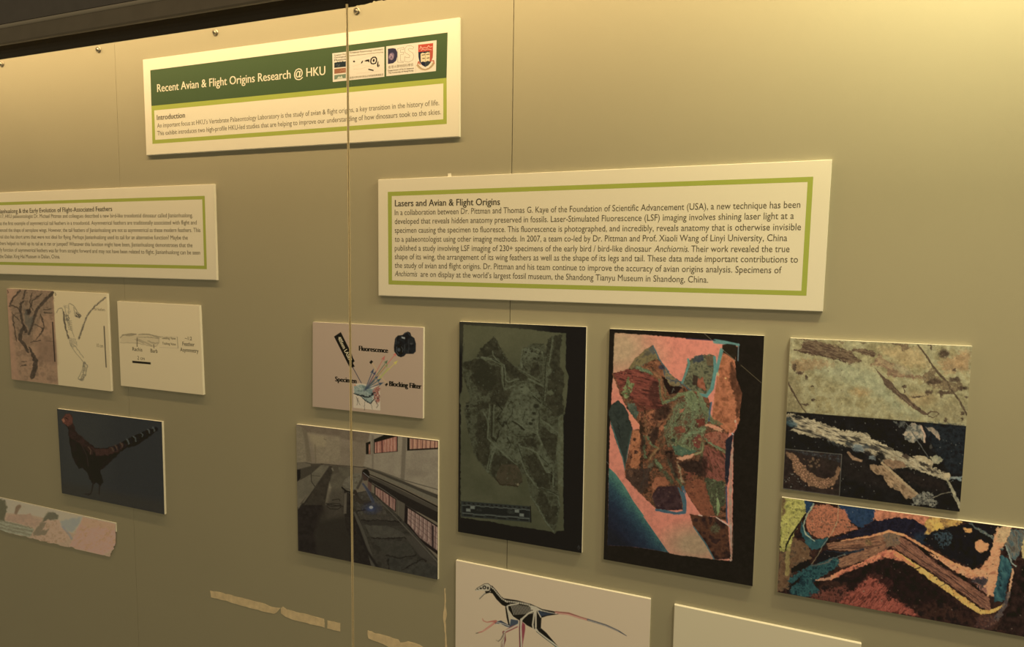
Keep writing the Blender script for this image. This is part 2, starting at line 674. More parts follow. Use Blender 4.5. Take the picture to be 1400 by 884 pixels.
# ------------------------------------------------------------------ screws along the top of the panels
def screw(x, z, label, tilt):
    r0 = empty('screw', (x, 0.0, z))

    def lathe(name, prof, n, m, parent):
        V, F = [], []
        for (r, y) in prof:
            for i in range(n):
                t = 2 * math.pi * i / n
                V.append((x + r * math.cos(t), y, z + r * math.sin(t)))
        for j in range(len(prof) - 1):
            for i in range(n):
                a, b = j * n + i, j * n + (i + 1) % n
                F.append((a, b, b + n, a + n))
        F.append(tuple(range((len(prof) - 1) * n, len(prof) * n)))
        return fix_normals(mesh(name, V, F, m, parent, smooth=True))
    lathe('washer', [(0.0062, -0.0001), (0.0062, -0.0010), (0.0056, -0.0014), (0.0046, -0.0014)], 24, STEEL, r0)
    lathe('head', [(0.0046, -0.0012), (0.0047, -0.0028)] +
          [(0.0047 * math.cos(t), -0.0028 - 0.0036 * math.sin(t)) for t in np.linspace(0.15, 1.35, 7)], 24, STEEL, r0)
    c, s = math.cos(tilt), math.sin(tilt)
    V, F = [], []
    for (a, b) in ((0.0026, 0.0005), (0.0005, 0.0026)):
        k = len(V)
        for yy in (-0.0059, -0.0067):
            for (i, j) in ((-a, -b), (a, -b), (a, b), (-a, b)):
                V.append((x + i * c - j * s, yy, z + i * s + j * c))
        F += [tuple(k + q for q in f) for f in ((0, 1, 2, 3), (4, 7, 6, 5), (0, 4, 5, 1), (1, 5, 6, 2), (2, 6, 7, 3), (3, 7, 4, 0))]
    fix_normals(mesh('cross_slot', V, F, mat('screw_slot', (0.06, 0.05, 0.04), 0.6), r0))
    return tag(r0, label, 'screw', 'screws along the top of the wall panels')


screw(-1.6223, 2.0205, 'steel dome screw at the photo edge, farthest left along the wall top', 0.3)
screw(-1.3166, 2.0208, 'steel dome screw just left of the faint panel seam', 0.9)
screw(-1.0048, 2.0206, 'steel dome screw above the left half of the green title board', 0.2)
screw(-0.6902, 2.0218, 'steel dome screw just right of the glass joint by chipped paint', 0.6)
# ------------------------------------------------------------------ title board
q = [(195, 81.5), (628.4, 23.6), (628, 186.7), (200, 212.3)]
t, _ = board('title_board', q)
tag(t, 'white title board with dark green banner and row of logos, topmost on the wall', 'exhibit board')
flat_quad('printed_sheet', inset(q, 0.8), PAPER, t, -0.0052)
flat_quad('green_banner', [(205.4, 96.0), (612.0, 44.3), (610.6, 106.3), (207, 144.8)], GREEN, t, -0.00526)
frame_quad('lime_border', [(207, 144.8), (610.6, 106.3), (610.8, 169.3), (208.5, 196.6)],
           [(210.8, 150.9), (606.1, 114), (606.1, 163), (212.2, 191.2)], LIME, t, -0.00526)
lettering('title_lettering', [('Recent Avian & Flight Origins Research @ HKU', (214.9, 125.8), (444.5, 102.2), 0.0148, 0.018)], CREAM, t)
lettering('heading_lettering', [('Introduction', (214.5, 164.0), (252.8, 160.6), 0.0098, 0.018)], INK, t)
lettering('body_lettering', [
    ("An important focus at HKU\u2019s Vertebrate Palaeontology Laboratory is the study of avian & flight origins, a key transition in the history of life.",
     (214.9, 174.7), (600.4, 143.6), 0.0086, 0.0),
    ("This exhibit introduces two high-profile HKU-led studies that are helping to improve our understanding of how dinosaurs took to the skies.",
     (214.9, 185.1), (602.9, 156.1), 0.0086, 0.0)], INKSOFT, t)

L = crop(450, 50, 8.75)
WT = (252, 236, 167)
# museum logo
lq = L((38, 200), (232, 178), (234, 523), (44, 543))
a = Art(lq, (240, 226, 165), WT, 0.3, -0.0053)
a.poly(L((62, 312), (90, 308), (100, 300), (115, 306), (130, 297), (145, 303), (160, 292), (180, 300), (200, 292), (200, 360), (62, 374)), (45, 60, 52), soft=.4)
a.line(L((80, 345), (95, 330), (110, 345), (125, 330), (120, 355), (95, 358)), .35, (150, 150, 120), a=.8, soft=.4)
a.poly(L((62, 388), (200, 372), (200, 430), (62, 446)), (165, 108, 62), soft=.4)
a.line(L((130, 420), (150, 395), (165, 410), (180, 390), (190, 420)), .45, (220, 180, 120), a=.7, soft=.4)
a.poly(L((62, 462), (200, 446), (200, 496), (62, 514)), (120, 150, 95), soft=.4)
a.poly(L((90, 505), (120, 470), (130, 490), (150, 465), (165, 500)), (215, 215, 155), soft=.4)
lg = a.build('museum_logo', t)
lettering('logo_lettering', [('Stephen Hui', L((62, 234))[0], L((200, 216))[0], 0.0026, .02)], INK, lg, -0.00536)
lettering('logo_lettering', [('Geological', L((62, 262))[0], L((200, 246))[0], 0.0030, .02)], INK, lg, -0.00536)
lettering('logo_lettering', [('Museum', L((62, 296))[0], L((200, 280))[0], 0.0034, .045)], INK, lg, -0.00536)
# laboratory logo
lq = L((238, 177), (660, 122), (661, 480), (240, 522))
a = Art(lq, (240, 226, 165), WT, 0.3, -0.0053)
for pts, w in (([(285, 292), (300, 286), (313, 298), (300, 308), (288, 304)], 0), ([(378, 322), (392, 292), (408, 288), (395, 318)], 0),
               ([(420, 292), (445, 278), (480, 272), (480, 310), (462, 296), (440, 298)], 0), ([(470, 384), (532, 398), (530, 412), (468, 398)], 0),
               ([(572, 340), (578, 305), (590, 292), (588, 330), (592, 366), (576, 362)], 0), ([(598, 330), (604, 345), (598, 362), (593, 345)], 0)):
    a.poly(L(*pts), (40, 34, 24), soft=.5)
a.line(L((505, 322), (497, 300), (503, 268), (525, 248), (552, 246), (566, 262), (568, 290), (556, 318), (530, 326), (505, 322)), 1.6, (40, 34, 24), soft=.5)
a.blob(L((533, 285))[0], 1.3, 2.1, (40, 34, 24), ang=10)
a.line(L((280, 360), (360, 330), (450, 350), (560, 372)), .3, (190, 175, 125), a=.6, soft=.4)
a.line(L((290, 390), (380, 385), (440, 365)), .3, (180, 165, 115), a=.6, soft=.4)
a.line(L((330, 280), (420, 250), (500, 230), (600, 215), (640, 240)), .3, (200, 185, 130), a=.6, soft=.4)
a.line(L((330, 440), (460, 428), (600, 410)), .3, (195, 180, 130), a=.6, soft=.4)
lg = a.build('laboratory_logo', t)
lettering('logo_lettering', [('Vertebrate Palaeontology Laboratory', L((244, 205))[0], L((646, 160))[0], 0.0032, .01)], INKSOFT, lg, -0.00536)
lettering('logo_lettering', [('Department of Earth Sciences, The University of Hong Kong', L((244, 236))[0], L((646, 190))[0], 0.0020, .01)], INKSOFT, lg, -0.00536)
lettering('logo_lettering', [('\u9999\u6e2f\u5927\u5b78\u5730\u7403\u79d1\u5b78\u7cfb\u53e4\u810a\u690e\u52d5\u7269\u5b78\u5be6\u9a57\u5ba4', L((246, 505))[0], L((648, 464))[0], 0.0028, .0)], INKSOFT, lg, -0.00536)
# department logo with the university arms
lq = L((683, 117), (1285, 43), (1278, 412), (683, 474))
a = Art(lq, (240, 226, 165), WT, 0.28, -0.0053)
a.poly(L((703, 146), (760, 138), (795, 145), (815, 185), (815, 240), (800, 290), (765, 318), (703, 328)), (62, 58, 82), soft=.5)
a.blob(L((745, 235))[0], 3.4, 5.0, [(95, 80, 105), (190, 150, 130), (110, 105, 140)], ang=20, sc=1.2)
a.line(L((718, 250), (735, 215), (760, 225), (765, 265), (745, 280)), .5, (225, 205, 160), a=.7, soft=.5)
for p in ([(820, 145), (893, 126), (893, 152), (852, 158), (852, 190), (890, 186), (890, 210), (852, 216), (852, 290), (888, 298), (888, 310), (820, 306)],
          [(1012, 126), (980, 108), (930, 112), (905, 145), (905, 190), (940, 210), (965, 225), (960, 250), (930, 252), (905, 240), (900, 296), (950, 306), (1000, 280), (1015, 235), (1000, 195), (955, 170), (945, 150), (965, 140), (1000, 150), (1012, 126)]):
    a.line(L(*(p + [p[0]])), 0.34, (128, 118, 88), a=1, soft=.4)
a.line(L((1040, 100), (1036, 430)), .25, (205, 190, 140), soft=.4)
# shield
a.poly(L((1066, 98), (1244, 78), (1241, 170), (1066, 188)), (205, 80, 50), soft=.5)
a.line(L((1085, 150), (1095, 115), (1110, 140), (1140, 130), (1170, 135), (1190, 108), (1205, 125), (1232, 120)), .9, (238, 205, 150), a=.85, soft=.5)
a.line(L((1100, 165), (1120, 150), (1150, 160), (1180, 148), (1225, 158)), .8, (238, 205, 150), a=.85, soft=.5)
a.poly(L((1066, 186), (1150, 177), (1148, 362), (1110, 340), (1080, 300), (1068, 245)), (40, 46, 68), soft=.5)
a.poly(L((1150, 177), (1242, 168), (1238, 250), (1215, 310), (1185, 345), (1148, 364)), (60, 72, 55), soft=.5)
a.poly(L((1200, 172), (1242, 168), (1240, 230), (1222, 300), (1205, 300)), (195, 85, 55), soft=.6)
a.poly(L((1094, 205), (1118, 192), (1150, 200), (1178, 185), (1206, 192), (1204, 295), (1176, 290), (1150, 304), (1120, 298), (1096, 308)), (236, 214, 140), soft=.5)
a.line(L((1150, 200), (1150, 304)), .3, (130, 110, 60), soft=.4)
for (x, y) in ((1112, 222), (1128, 262), (1165, 215), (1182, 255), (1118, 262), (1170, 258), (1132, 218), (1184, 212)):
    a.line(L((x, y), (x + 14, y - 2)), 1.1, (95, 80, 45), a=.85, soft=.5)
rib = L((1042, 345), (1062, 322), (1080, 350), (1110, 378), (1148, 388), (1190, 372), (1222, 340), (1236, 308), (1264, 318), (1250, 345), (1225, 372), (1190, 396), (1150, 406), (1105, 400), (1070, 378))
a.poly(rib, (198, 170, 105), soft=.5)
a.line(L((1056, 338), (1085, 366), (1120, 386), (1150, 392), (1195, 378), (1228, 350), (1250, 322)), .5, (130, 105, 60), a=.8, soft=.5, thin=.4, sc=.5)
a.line(L((1062, 322), (1070, 300), (1088, 330)), 1.6, (200, 100, 62), soft=.5)
a.line(L((1234, 290), (1250, 288), (1254, 318)), 1.6, (200, 110, 70), soft=.5)
lg = a.build('department_logo', t)
lettering('logo_lettering', [('\u9999\u6e2f\u5927\u5b78\u5730\u7403\u79d1\u5b78\u7cfb', L((706, 382))[0], L((1008, 350))[0], 0.0037, .0)], INKSOFT, lg, -0.00536)
lettering('logo_lettering', [('Department of Earth Sciences', L((705, 416))[0], L((1012, 384))[0], 0.0024, .03),
                             ('The University of Hong Kong', L((708, 445))[0], L((1006, 412))[0], 0.0024, .03)], INK, lg, -0.00536)

# ------------------------------------------------------------------ text board about lasers
q = [(516.8, 245.4), (1137.8, 218), (1125.1, 425.8), (517.3, 404)]
t, _ = board('text_board', q)
tag(t, 'wide white text board headed Lasers and Avian & Flight Origins in a lime border', 'exhibit board')
flat_quad('printed_sheet', inset(q, 0.8), PAPER, t, -0.0052)
frame_quad('lime_border', [(530.2, 262.2), (1111.9, 241.4), (1102.5, 404.1), (531.2, 388.6)],
           [(535.6, 267.8), (1104.2, 248.6), (1095.6, 397.3), (536.0, 383.2)], LIME, t, -0.00526)
lettering('heading_lettering', [('Lasers and Avian & Flight Origins', (539.8, 281.9), (683.2, 280.0), 0.0107, 0.02)], INK, t)
X0 = 539.7
lettering('body_lettering', [
    ('In a collaboration between Dr. Pittman and Thomas G. Kaye of the Foundation of Scientific Advancement (USA), a new technique has been', (X0, 294.0), (1094, 283.9), .0093, .0),
    ('developed that reveals hidden anatomy preserved in fossils. Laser-Stimulated Fluorescence (LSF) imaging involves shining laser light at a', (X0, 306.0), (1085.3, 299.1), .0093, .0),
    ('specimen causing the specimen to fluoresce. This fluorescence is photographed, and incredibly, reveals anatomy that is otherwise invisible', (X0, 318.1), (1095, 314.4), .0093, .0),
    ('to a palaeontologist using other imaging methods. In 2007, a team co-led by Dr. Pittman and Prof. Xiaoli Wang of Linyi University, China', (X0, 330.3), (1076.1, 329.3), .0093, .0),
    ('shape of its wing, the arrangement of its wing feathers as well as the shape of its legs and tail. These data made important contributions to', (X0, 354.1), (1090.8, 358.8), .0093, .0),
    ('the study of avian and flight origins. Dr. Pittman and his team continue to improve the accuracy of avian origins analysis. Specimens of', (X0, 365.9), (1068.4, 373.4), .0093, .0),
    ('published a study involving LSF imaging of 230+ specimens of the early bird / bird-like dinosaur', (X0, 342.4), (890.5, 344.0), .0093, .0),
    ('Anchiornis.', (894.5, 344.0), (941.5, 344.2), .0093, .0, .2),
    ('Their work revealed the true', (945, 344.2), (1079.3, 344.4), .0093, .0),
    ('Anchiornis', (X0, 377.2), (569.8, 377.9), .0093, .0, .2),
    ('are on display at the world\u2019s largest fossil museum, the Shandong Tianyu Museum in Shandong, China.', (575.0, 378.0), (968.1, 386.3), .0093, .0)], INKBODY, t)

# ------------------------------------------------------------------ text board about feathers, cut by the photo edge
xa, za = at([292.7, 295.9], [251.4, 382.9], -TH)
x_r = float(xa.mean())
zt, zb = float(za[0]), float(za[1])
wx, wz = at([0.0], [261.0], -TH)
wx2, wz2 = at([0.0], [372.4], -TH)
XL = x_r - 0.742
px4, py4 = photo(np.array([XL, x_r, x_r, XL]), -TH, np.array([zt, zt, zb, zb]))
q = list(zip(px4, py4))
t, _ = board('text_board', q)
tag(t, 'white text board on evolution of flight-associated feathers, at the left edge', 'exhibit board')
flat_quad('printed_sheet', inset(q, 0.8), PAPER, t, -0.0052)
bx, bz = at([280, 282.8], [267.6, 367.7], -0.00526)
xr2, zt2, zb2 = float(bx.mean()), float(bz[0]), float(bz[1])
mL = XL + (x_r - xr2)
lw = 0.0066
o4 = list(zip(*photo(np.array([mL, xr2, xr2, mL]), -0.0054, np.array([zt2, zt2, zb2, zb2]))))
i4 = list(zip(*photo(np.array([mL + lw, xr2 - lw, xr2 - lw, mL + lw]), -0.0054, np.array([zt2 - lw, zt2 - lw, zb2 + lw, zb2 + lw]))))
frame_quad('lime_border', o4, i4, LIME, t, -0.00526)
rows = [('In 2017, HKU palaeontologist Dr. Michael Pittman and colleagues described a new bird-like troodontid dinosaur called Jianianhualong.', 263.6, 296.8, 297.9),
        ('It was the first example of asymmetrical tail feathers in a troodontid. Asymmetrical feathers are traditionally associated with flight and', 268.9, 306.6, 307.5),
        ('influenced the shape of aeroplane wings. However, the tail feathers of Jianianhualong are not as asymmetrical as these modern feathers. This', 274.0, 317.1, 316.7),
        ('animal also has short arms that were not ideal for flying. Perhaps Jianianhualong used its tail for an alternative function? Maybe the', 256.7, 327.4, 325.7),
        ('feathers helped to hold up its tail as it ran or jumped? Whatever this function might have been, Jianianhualong demonstrates that the', 263.1, 337.7, 334.7),
        ('early function of asymmetrical feathers was far from straight forward and may not have been related to flight. Jianianhualong can be seen', 273.6, 347.8, 343.5),
        ('at the Dalian Xing Hai Museum in Dalian, China.', 82.0, 353.1, 352.5)]
# left margin from where one known word of the second row begins
s2 = rows[1][0]
fr_ = text_width(s2[:s2.index('Asymm')] + '|') / text_width(s2)
xe = float(at([268.9], [306.6], -0.00532)[0][0])
xw = float(at([125.8], [307.0], -0.00532)[0][0])
xleft = (xw - fr_ * xe) / (1 - fr_)
lines = []
for s, pr, yr, yl in rows:
    z0 = float(at([0.0], [yl], -0.00532)[1][0])
    z1 = float(at([pr], [yr], -0.00532)[1][0])
    x0_ = float(at([0.0], [yl], -0.00532)[0][0])
    x1_ = float(at([pr], [yr], -0.00532)[0][0])
    zl = z1 + (z0 - z1) * (xleft - x1_) / (x0_ - x1_)
    p = photo(np.array([xleft]), -0.0056, np.array([zl]))
    lines.append((s, (float(p[0][0]), float(p[1][0])), (pr, yr), .0081, .0))
lettering('body_lettering', lines, INKBODY, t)
p = photo(np.array([xleft]), -0.0056, np.array([float(at([153.2], [288.2], -0.00532)[1][0])]))
lettering('heading_lettering', [('Jianianhualong & the Early Evolution of Flight-Associated Feathers', (float(p[0][0]), float(p[1][0])), (153.2, 288.2), .0096, .018)], INK, t)
# ------------------------------------------------------------------ grey-green fossil print
q = [(628.1, 439.3), (801.7, 446.8), (795.3, 755.8), (626.2, 726.6)]
t, _ = board('fossil_print', q)
tag(t, 'dark print of a grey-green feathered fossil slab with a scale bar along its bottom', 'photo print')
a = Art(q, (28, 26, 21), (173, 155, 115))
A, B, C = crop(620, 435, 7.368), crop(620, 545, 7.368), crop(620, 645, 7.368)
plate = A((103, 65), (600, 97), (1135, 152), (1130, 500), (1158, 580), (1150, 700), (1134, 884)) + \
    B((1118, 158), (1105, 160), (1108, 500), (1104, 884)) + C((1112, 590), (1040, 592), (1022, 622), (985, 600), (880, 580), (720, 560), (600, 545), (480, 522), (360, 495), (230, 482), (75, 455), (70, 300)) + \
    B((72, 850), (73, 60), (58, 40)) + A((60, 800), (66, 760), (88, 720), (90, 440), (96, 250))
a.poly(plate, [(64, 63, 42), (70, 68, 46), (74, 72, 49)], rough=.5, sc=30, seed=3)
a.blob(A((350, 150))[0], 60, 22, (82, 78, 52), a=.5, soft=1.2)
slab_o = A((410, 183), (460, 265), (530, 390), (600, 470), (650, 490), (680, 410), (705, 300), (800, 258), (915, 250), (935, 330), (960, 220), (985, 180), (1090, 165), (1092, 260), (1068, 300), (1078, 400), (1062, 480), (1112, 540), (1118, 650), (1092, 760), (1108, 884)) + \
    B((1105, 160), (1065, 170), (1050, 400), (1030, 540), (1055, 700), (1050, 884)) + C((1078, 330), (1050, 500), (1020, 618), (930, 520), (860, 400), (780, 260), (752, 160), (730, 30)) + \
    B((690, 760), (690, 850), (640, 884), (480, 870), (430, 820), (330, 730), (210, 570), (150, 330), (100, 100)) + A((170, 800), (90, 560), (90, 442), (215, 410), (300, 280))
a.poly(slab_o, [(48, 46, 31), (58, 57, 39), (68, 68, 48), (54, 52, 36)], rough=.7, sc=5, seed=11, gain=2.8)
DK = [(40, 38, 26), (47, 44, 30), (54, 51, 35)]
for k, pts in enumerate((
        A((220, 390), (300, 280), (410, 185), (455, 280), (520, 390), (600, 480), (720, 580), (750, 640), (620, 620), (560, 600), (520, 480), (400, 370), (300, 385)),
        A((215, 410), (290, 400), (360, 470), (470, 480), (490, 640), (510, 720), (590, 730), (540, 800), (480, 790), (380, 700), (330, 780), (250, 720), (165, 600), (200, 540), (120, 500), (92, 445)),
        A((1012, 170), (1090, 165), (1092, 250), (1070, 320), (1070, 480), (1110, 560), (1115, 660), (1095, 760), (1105, 884)) + B((1108, 150), (1050, 180), (960, 180), (1000, 110), (910, 30)) + A((925, 820), (950, 760), (1010, 745), (935, 720), (960, 580), (1000, 520), (975, 440), (1005, 280)),
        B((880, 270), (960, 320), (1040, 350), (1050, 420), (1030, 540), (1020, 650), (940, 560), (910, 470), (870, 420)),
        B((722, 560), (830, 560), (920, 720), (965, 750), (965, 884)) + C((960, 150), (860, 158), (780, 30), (760, 0)),
        B((240, 180), (330, 170), (345, 330), (345, 400), (380, 440), (370, 560), (330, 680), (270, 640), (220, 560), (250, 450), (225, 380)),
        B((410, 560), (520, 580), (640, 660), (660, 740), (600, 760), (440, 700), (430, 810), (390, 760), (370, 690)),
        C((850, 200), (930, 230), (980, 350), (1050, 330), (1045, 480), (1010, 540), (950, 500), (900, 420), (850, 300)),
        A((800, 440), (855, 440), (880, 560), (830, 600), (770, 550)), A((820, 650), (900, 690), (890, 790), (830, 730)),
        A((950, 215), (1000, 190), (990, 320), (945, 420), (925, 380)), B((190, 60), (280, 40), (380, 20), (360, 100), (260, 110)),
        B((700, 400), (830, 400), (840, 500), (740, 470)), A((360, 880), (390, 700), (470, 780), (560, 800), (520, 884)))):
    a.poly(pts, DK, a=.92, rough=1.3, sc=4, seed=20 + k, soft=1.3)
a.poly(A((290, 410), (400, 520), (440, 640), (380, 740), (230, 660), (210, 560)), (42, 40, 27), a=.8, rough=2, soft=3, seed=44)
a.poly(B((440, 740), (480, 660), (640, 660), (680, 740), (690, 800)) + C((690, 90), (640, 145), (470, 130), (430, 62)), [(54, 49, 33), (64, 55, 38), (60, 53, 37)], a=.9, rough=.5, sc=9)
a.line(C((430, 70), (470, 128), (560, 128), (640, 145), (690, 95)), 1.6, (46, 38, 25), a=.8, rough=.4)
a.blob(C((650, 125))[0], 1.6, 1.6, (110, 100, 72), a=.8)
# lighter mineral areas and bones
LT = [(70, 72, 51), (80, 82, 59), (88, 90, 66)]
for k, pts in enumerate((
        A((600, 700), (680, 660), (770, 650), (860, 740), (900, 870)) + B((870, 120), (850, 340), (760, 350), (640, 360), (560, 330), (480, 300), (500, 120), (540, 20)) + A((560, 820)),
        A((710, 300), (780, 280), (830, 300), (910, 340), (905, 395), (800, 410), (740, 430), (690, 500), (670, 480)),
        B((450, 400), (560, 340), (640, 380), (700, 480), (700, 640), (620, 630), (520, 570), (440, 500)),
        B((870, 440), (920, 500), (1010, 680), (1000, 760), (930, 720), (850, 560)),
        A((940, 500), (1000, 510), (960, 580), (920, 850), (905, 860), (925, 600)),
        B((1050, 180), (1105, 160), (1105, 884), (1060, 884), (1050, 700), (1030, 560), (1052, 400)),
        B((380, 440), (450, 450), (410, 560), (360, 560)), B((560, 120), (760, 120), (820, 300), (640, 260)),
        B((880, 210), (960, 250), (1050, 330), (1040, 370), (930, 300)))):
    a.poly(pts, LT, a=.62, rough=1.0, sc=3.2, seed=60 + k, thin=.42, soft=1.4)
BN = (86, 88, 65)
for pts, w in ((A((290, 395), (400, 415), (490, 470), (492, 640), (520, 715), (620, 672)), [3.5, 3, 2, 1.8, 2.2, 2]),
               (A((395, 330), (402, 375), (450, 430), (512, 470), (528, 620), (550, 640), (650, 612)), [2, 1.4, 1.4, 1.4, 1.5, 2, 3]),
               (A((660, 510), (760, 570), (870, 632)), 1.2), (A((700, 660), (780, 740), (880, 850)), 2.0), (A((760, 610), (900, 680)), 2.4),
               (B((365, 60), (352, 250), (345, 400), (420, 470), (560, 600), (640, 660)), [1.5, 1.5, 2, 2.5, 2.5, 2]),
               (B((408, 60), (402, 370), (440, 400)), 1.2), (B((600, 200), (720, 300), (830, 345)), 1.4),
               (B((660, 470), (690, 640), (740, 760), (825, 875)), [2.4, 2, 1.2, 1]), (C((745, 20), (850, 160), (900, 165)), 1.2),
               (B((680, 480), (760, 500), (840, 540), (940, 740), (1000, 740), (1010, 884)), [2.4, 2.2, 2, 2, 2.4, 3]),
               (B((870, 200), (960, 260), (1050, 340)), [2, 1.6, 1.6]), (B((850, 220), (845, 350), (890, 460)), [2, 2.4, 3]),
               (B((430, 450), (385, 560), (345, 725)), [3, 5, 4.2]), (B((300, 130), (345, 220), (350, 340)), 1.6),
               (C((900, 160), (960, 190), (1050, 240), (1070, 340)), 1.6), (C((780, 250), (850, 350), (930, 500), (1010, 600)), 1.6),
               (A((695, 300), (680, 420), (690, 500)), 1.4), (A((1000, 190), (980, 340), (960, 480)), 1.3)):
    a.line(pts, w, [(70, 72, 50), BN], a=.85, rough=.35, sc=2.5)
for pts, w in ((A((395, 412), (465, 448)), 1.2), (A((503, 480), (515, 600), (512, 690)), 1.0), (B((390, 60), (380, 380), (430, 430), (465, 320)), 1.7),
               (B((430, 30), (490, 110)), 1.8), (B((590, 225), (650, 260), (710, 310)), [1.6, 1.8, 2.6]), (B((375, 570), (348, 720)), .9),
               (A((937, 380), (925, 560), (905, 860)), 1.1), (B((862, 120), (866, 220), (860, 300)), .9), (B((865, 570), (960, 660)), .7),
               (C((850, 170), (900, 165), (970, 190), (1050, 235)), 1.0), (A((800, 780), (880, 850)), 1.5), (B((900, 50), (985, 110)), .9),
               (B((540, 390), (580, 460), (560, 500)), 1.0), (B((650, 460), (680, 560), (700, 640)), .9), (B((560, 580), (620, 640)), .8),
               (B((990, 740), (985, 830)), 2.6), (B((1022, 800), (1018, 870)), 1.2), (A((700, 470), (730, 520)), 1.2), (B((720, 130), (700, 210)), .9),
               (B((600, 60), (590, 150), (530, 240), (560, 300)), .8), (B((480, 130), (440, 200), (470, 250), (490, 280)), 1.1), (B((640, 380), (740, 380), (830, 355)), .8)):
    a.line(pts, w, (36, 34, 23), a=.85, rough=.4, sc=2)
for p, r in ((B((835, 75))[0], 4), (B((810, 145))[0], 2.6), (B((520, 240))[0], 3.2), (B((450, 200))[0], 2.4), (B((780, 250))[0], 3.2), (A((870, 358))[0], 2.3),
             (A((790, 330))[0], 1.8), (A((815, 405))[0], 2.2), (A((860, 400))[0], 2.0), (B((500, 265))[0], 2.4), (B((800, 210))[0], 2.2), (A((730, 340))[0], 1.5), (A((690, 690))[0], 2)):
    a.blob(p, r, r * .75, (36, 34, 23), a=.85, soft=.6, rough=.6, sc=1.6)
a.blob(A((722, 720))[0], 6, 5, (84, 86, 62), a=.75, rough=.9)
a.blob(A((975, 750))[0], 4.5, 3, (76, 78, 54), a=.8, rough=.8)
a.specks(slab_o, 260, .7, (84, 86, 62), .45, 7)
a.specks(slab_o, 260, .8, (38, 36, 25), .5, 8)
a.line(A((108, 255), (90, 442)), .8, (50, 48, 33), a=.6)
# handwritten number on the slab
a.line(B((125, 42), (150, 45)), .8, (30, 28, 20))
a.blob(B((140, 72))[0], 2.2, 1.5, (30, 28, 20), a=.8, soft=.8)
a.line(B((132, 105), (160, 105), (146, 105), (146, 122)), .7, (30, 28, 20))
a.line(B((140, 150), (165, 150)), .7, (30, 28, 20))
a.line(B((135, 180), (168, 182)), .6, (30, 28, 20))
a.line(B((152, 235), (165, 228), (172, 238), (160, 243), (152, 235)), .6, (30, 28, 20))
# scale bar
a.poly(C((75, 290), (775, 345), (780, 505), (78, 448)), (44, 46, 38))
a.poly(C((95, 330), (765, 385), (765, 455), (95, 405)), (33, 33, 27))
for k in range(15):
    x = 88 + k * 46
    y = 318 + k * 3.4
    a.line(C((x, y + (10 if k % 2 else 16)), (x + 40, y + 3 + (10 if k % 2 else 16))), .9, (92, 94, 78), a=.8)
    a.poly(C((x + 12, y - 12), (x + 32, y - 10), (x + 32, y + 2), (x + 12, y)), (24, 23, 19), a=.9)
for k in range(6):
    x = 90 + k * 113
    y = 412 + k * 8.5 + (6 if k % 2 else 0)
    a.line(C((x, y), (x + 108, y + 8)), .9, (92, 94, 78), a=.85)
    a.poly(C((x + 14, y + 12), (x + 98, y + 20), (x + 98, y + 32), (x + 14, y + 24)), (26, 25, 20), a=.85)
for x0, y0 in ((170, 340), (127, 366), (617, 376), (665, 416)):
    a.poly(C((x0, y0), (x0 + 44, y0 + 3), (x0 + 44, y0 + 33), (x0, y0 + 30)), (96, 99, 84))
a.line(C((240, 380), (275, 383)), 3, (50, 50, 40), thin=.45, sc=.8)
a.line(C((555, 400), (600, 404)), 5, (50, 50, 40), thin=.45, sc=.8)
a.line(C((775, 345), (780, 505)), 1.2, (18, 17, 14))
a.line(C((1250, 765), (1262, 740), (1272, 765), (1258, 780)), .9, (62, 58, 50), a=.8)
a.grain(.05)
a.build('printed_photo', t)

# ------------------------------------------------------------------ fluorescing fossil print in pink and teal
q = [(833.4, 449.2), (1044.9, 458.8), (1029, 801), (825.1, 764.2)]
t, _ = board('fossil_print', q)
tag(t, 'black-edged print of the fossil slab glowing orange-brown and green on salmon pink', 'photo print')
a = Art(q, (33, 28, 20), (181, 162, 120))
A, B, C = crop(820, 445, 6.087), crop(820, 560, 6.087), crop(820, 665, 6.087)
PK = (191, 113, 88)
a.poly(A((122, 58), (440, 80), (720, 105), (960, 122), (1155, 155), (1150, 290), (1150, 884)) + B((1130, 160), (1112, 200), (1105, 884)) + C((1100, 612), (1072, 616), (955, 606), (840, 590), (620, 565), (570, 548), (430, 522), (260, 498), (62, 488)) + B((70, 884), (75, 480)) + A((84, 820), (95, 640), (110, 400)),
       [(184, 109, 84), (194, 115, 89)], rough=.5, sc=26)
a.blob(A((150, 190))[0], 48, 38, (158, 130, 92), a=.95, soft=1.3)
a.blob(A((780, 120))[0], 55, 14, (194, 112, 88), a=.5, soft=1.2)
a.blob(C((800, 480))[0], 40, 24, (146, 120, 86), a=.95, soft=1.1)
a.ramp(B((75, 480), (130, 530), (210, 640), (280, 760), (370, 884)) + C((361, 245), (469, 400), (572, 548), (430, 522), (260, 498), (62, 488)) + B((70, 884)),
       B((215, 650))[0], B((40, 790))[0], [(0, (62, 118, 96)), (.16, (52, 104, 94)), (.4, (40, 72, 92)), (.75, (34, 46, 72)), (1.2, (34, 36, 56)), (2.2, (30, 30, 44))], grain=.22)
a.poly(C((64, 330), (260, 500), (62, 490)), (33, 32, 36), a=.75, soft=10)
plate2 = A((122, 58), (440, 80), (720, 105), (960, 122), (1155, 155), (1160, 884)) + C((1105, 612), (1072, 616), (955, 606), (840, 590), (620, 565), (570, 548), (430, 522), (260, 498), (62, 488)) + B((70, 884), (75, 480)) + A((84, 820), (95, 640), (110, 400))
a.poly(plate2, (33, 28, 20), outside=True, rough=.4)
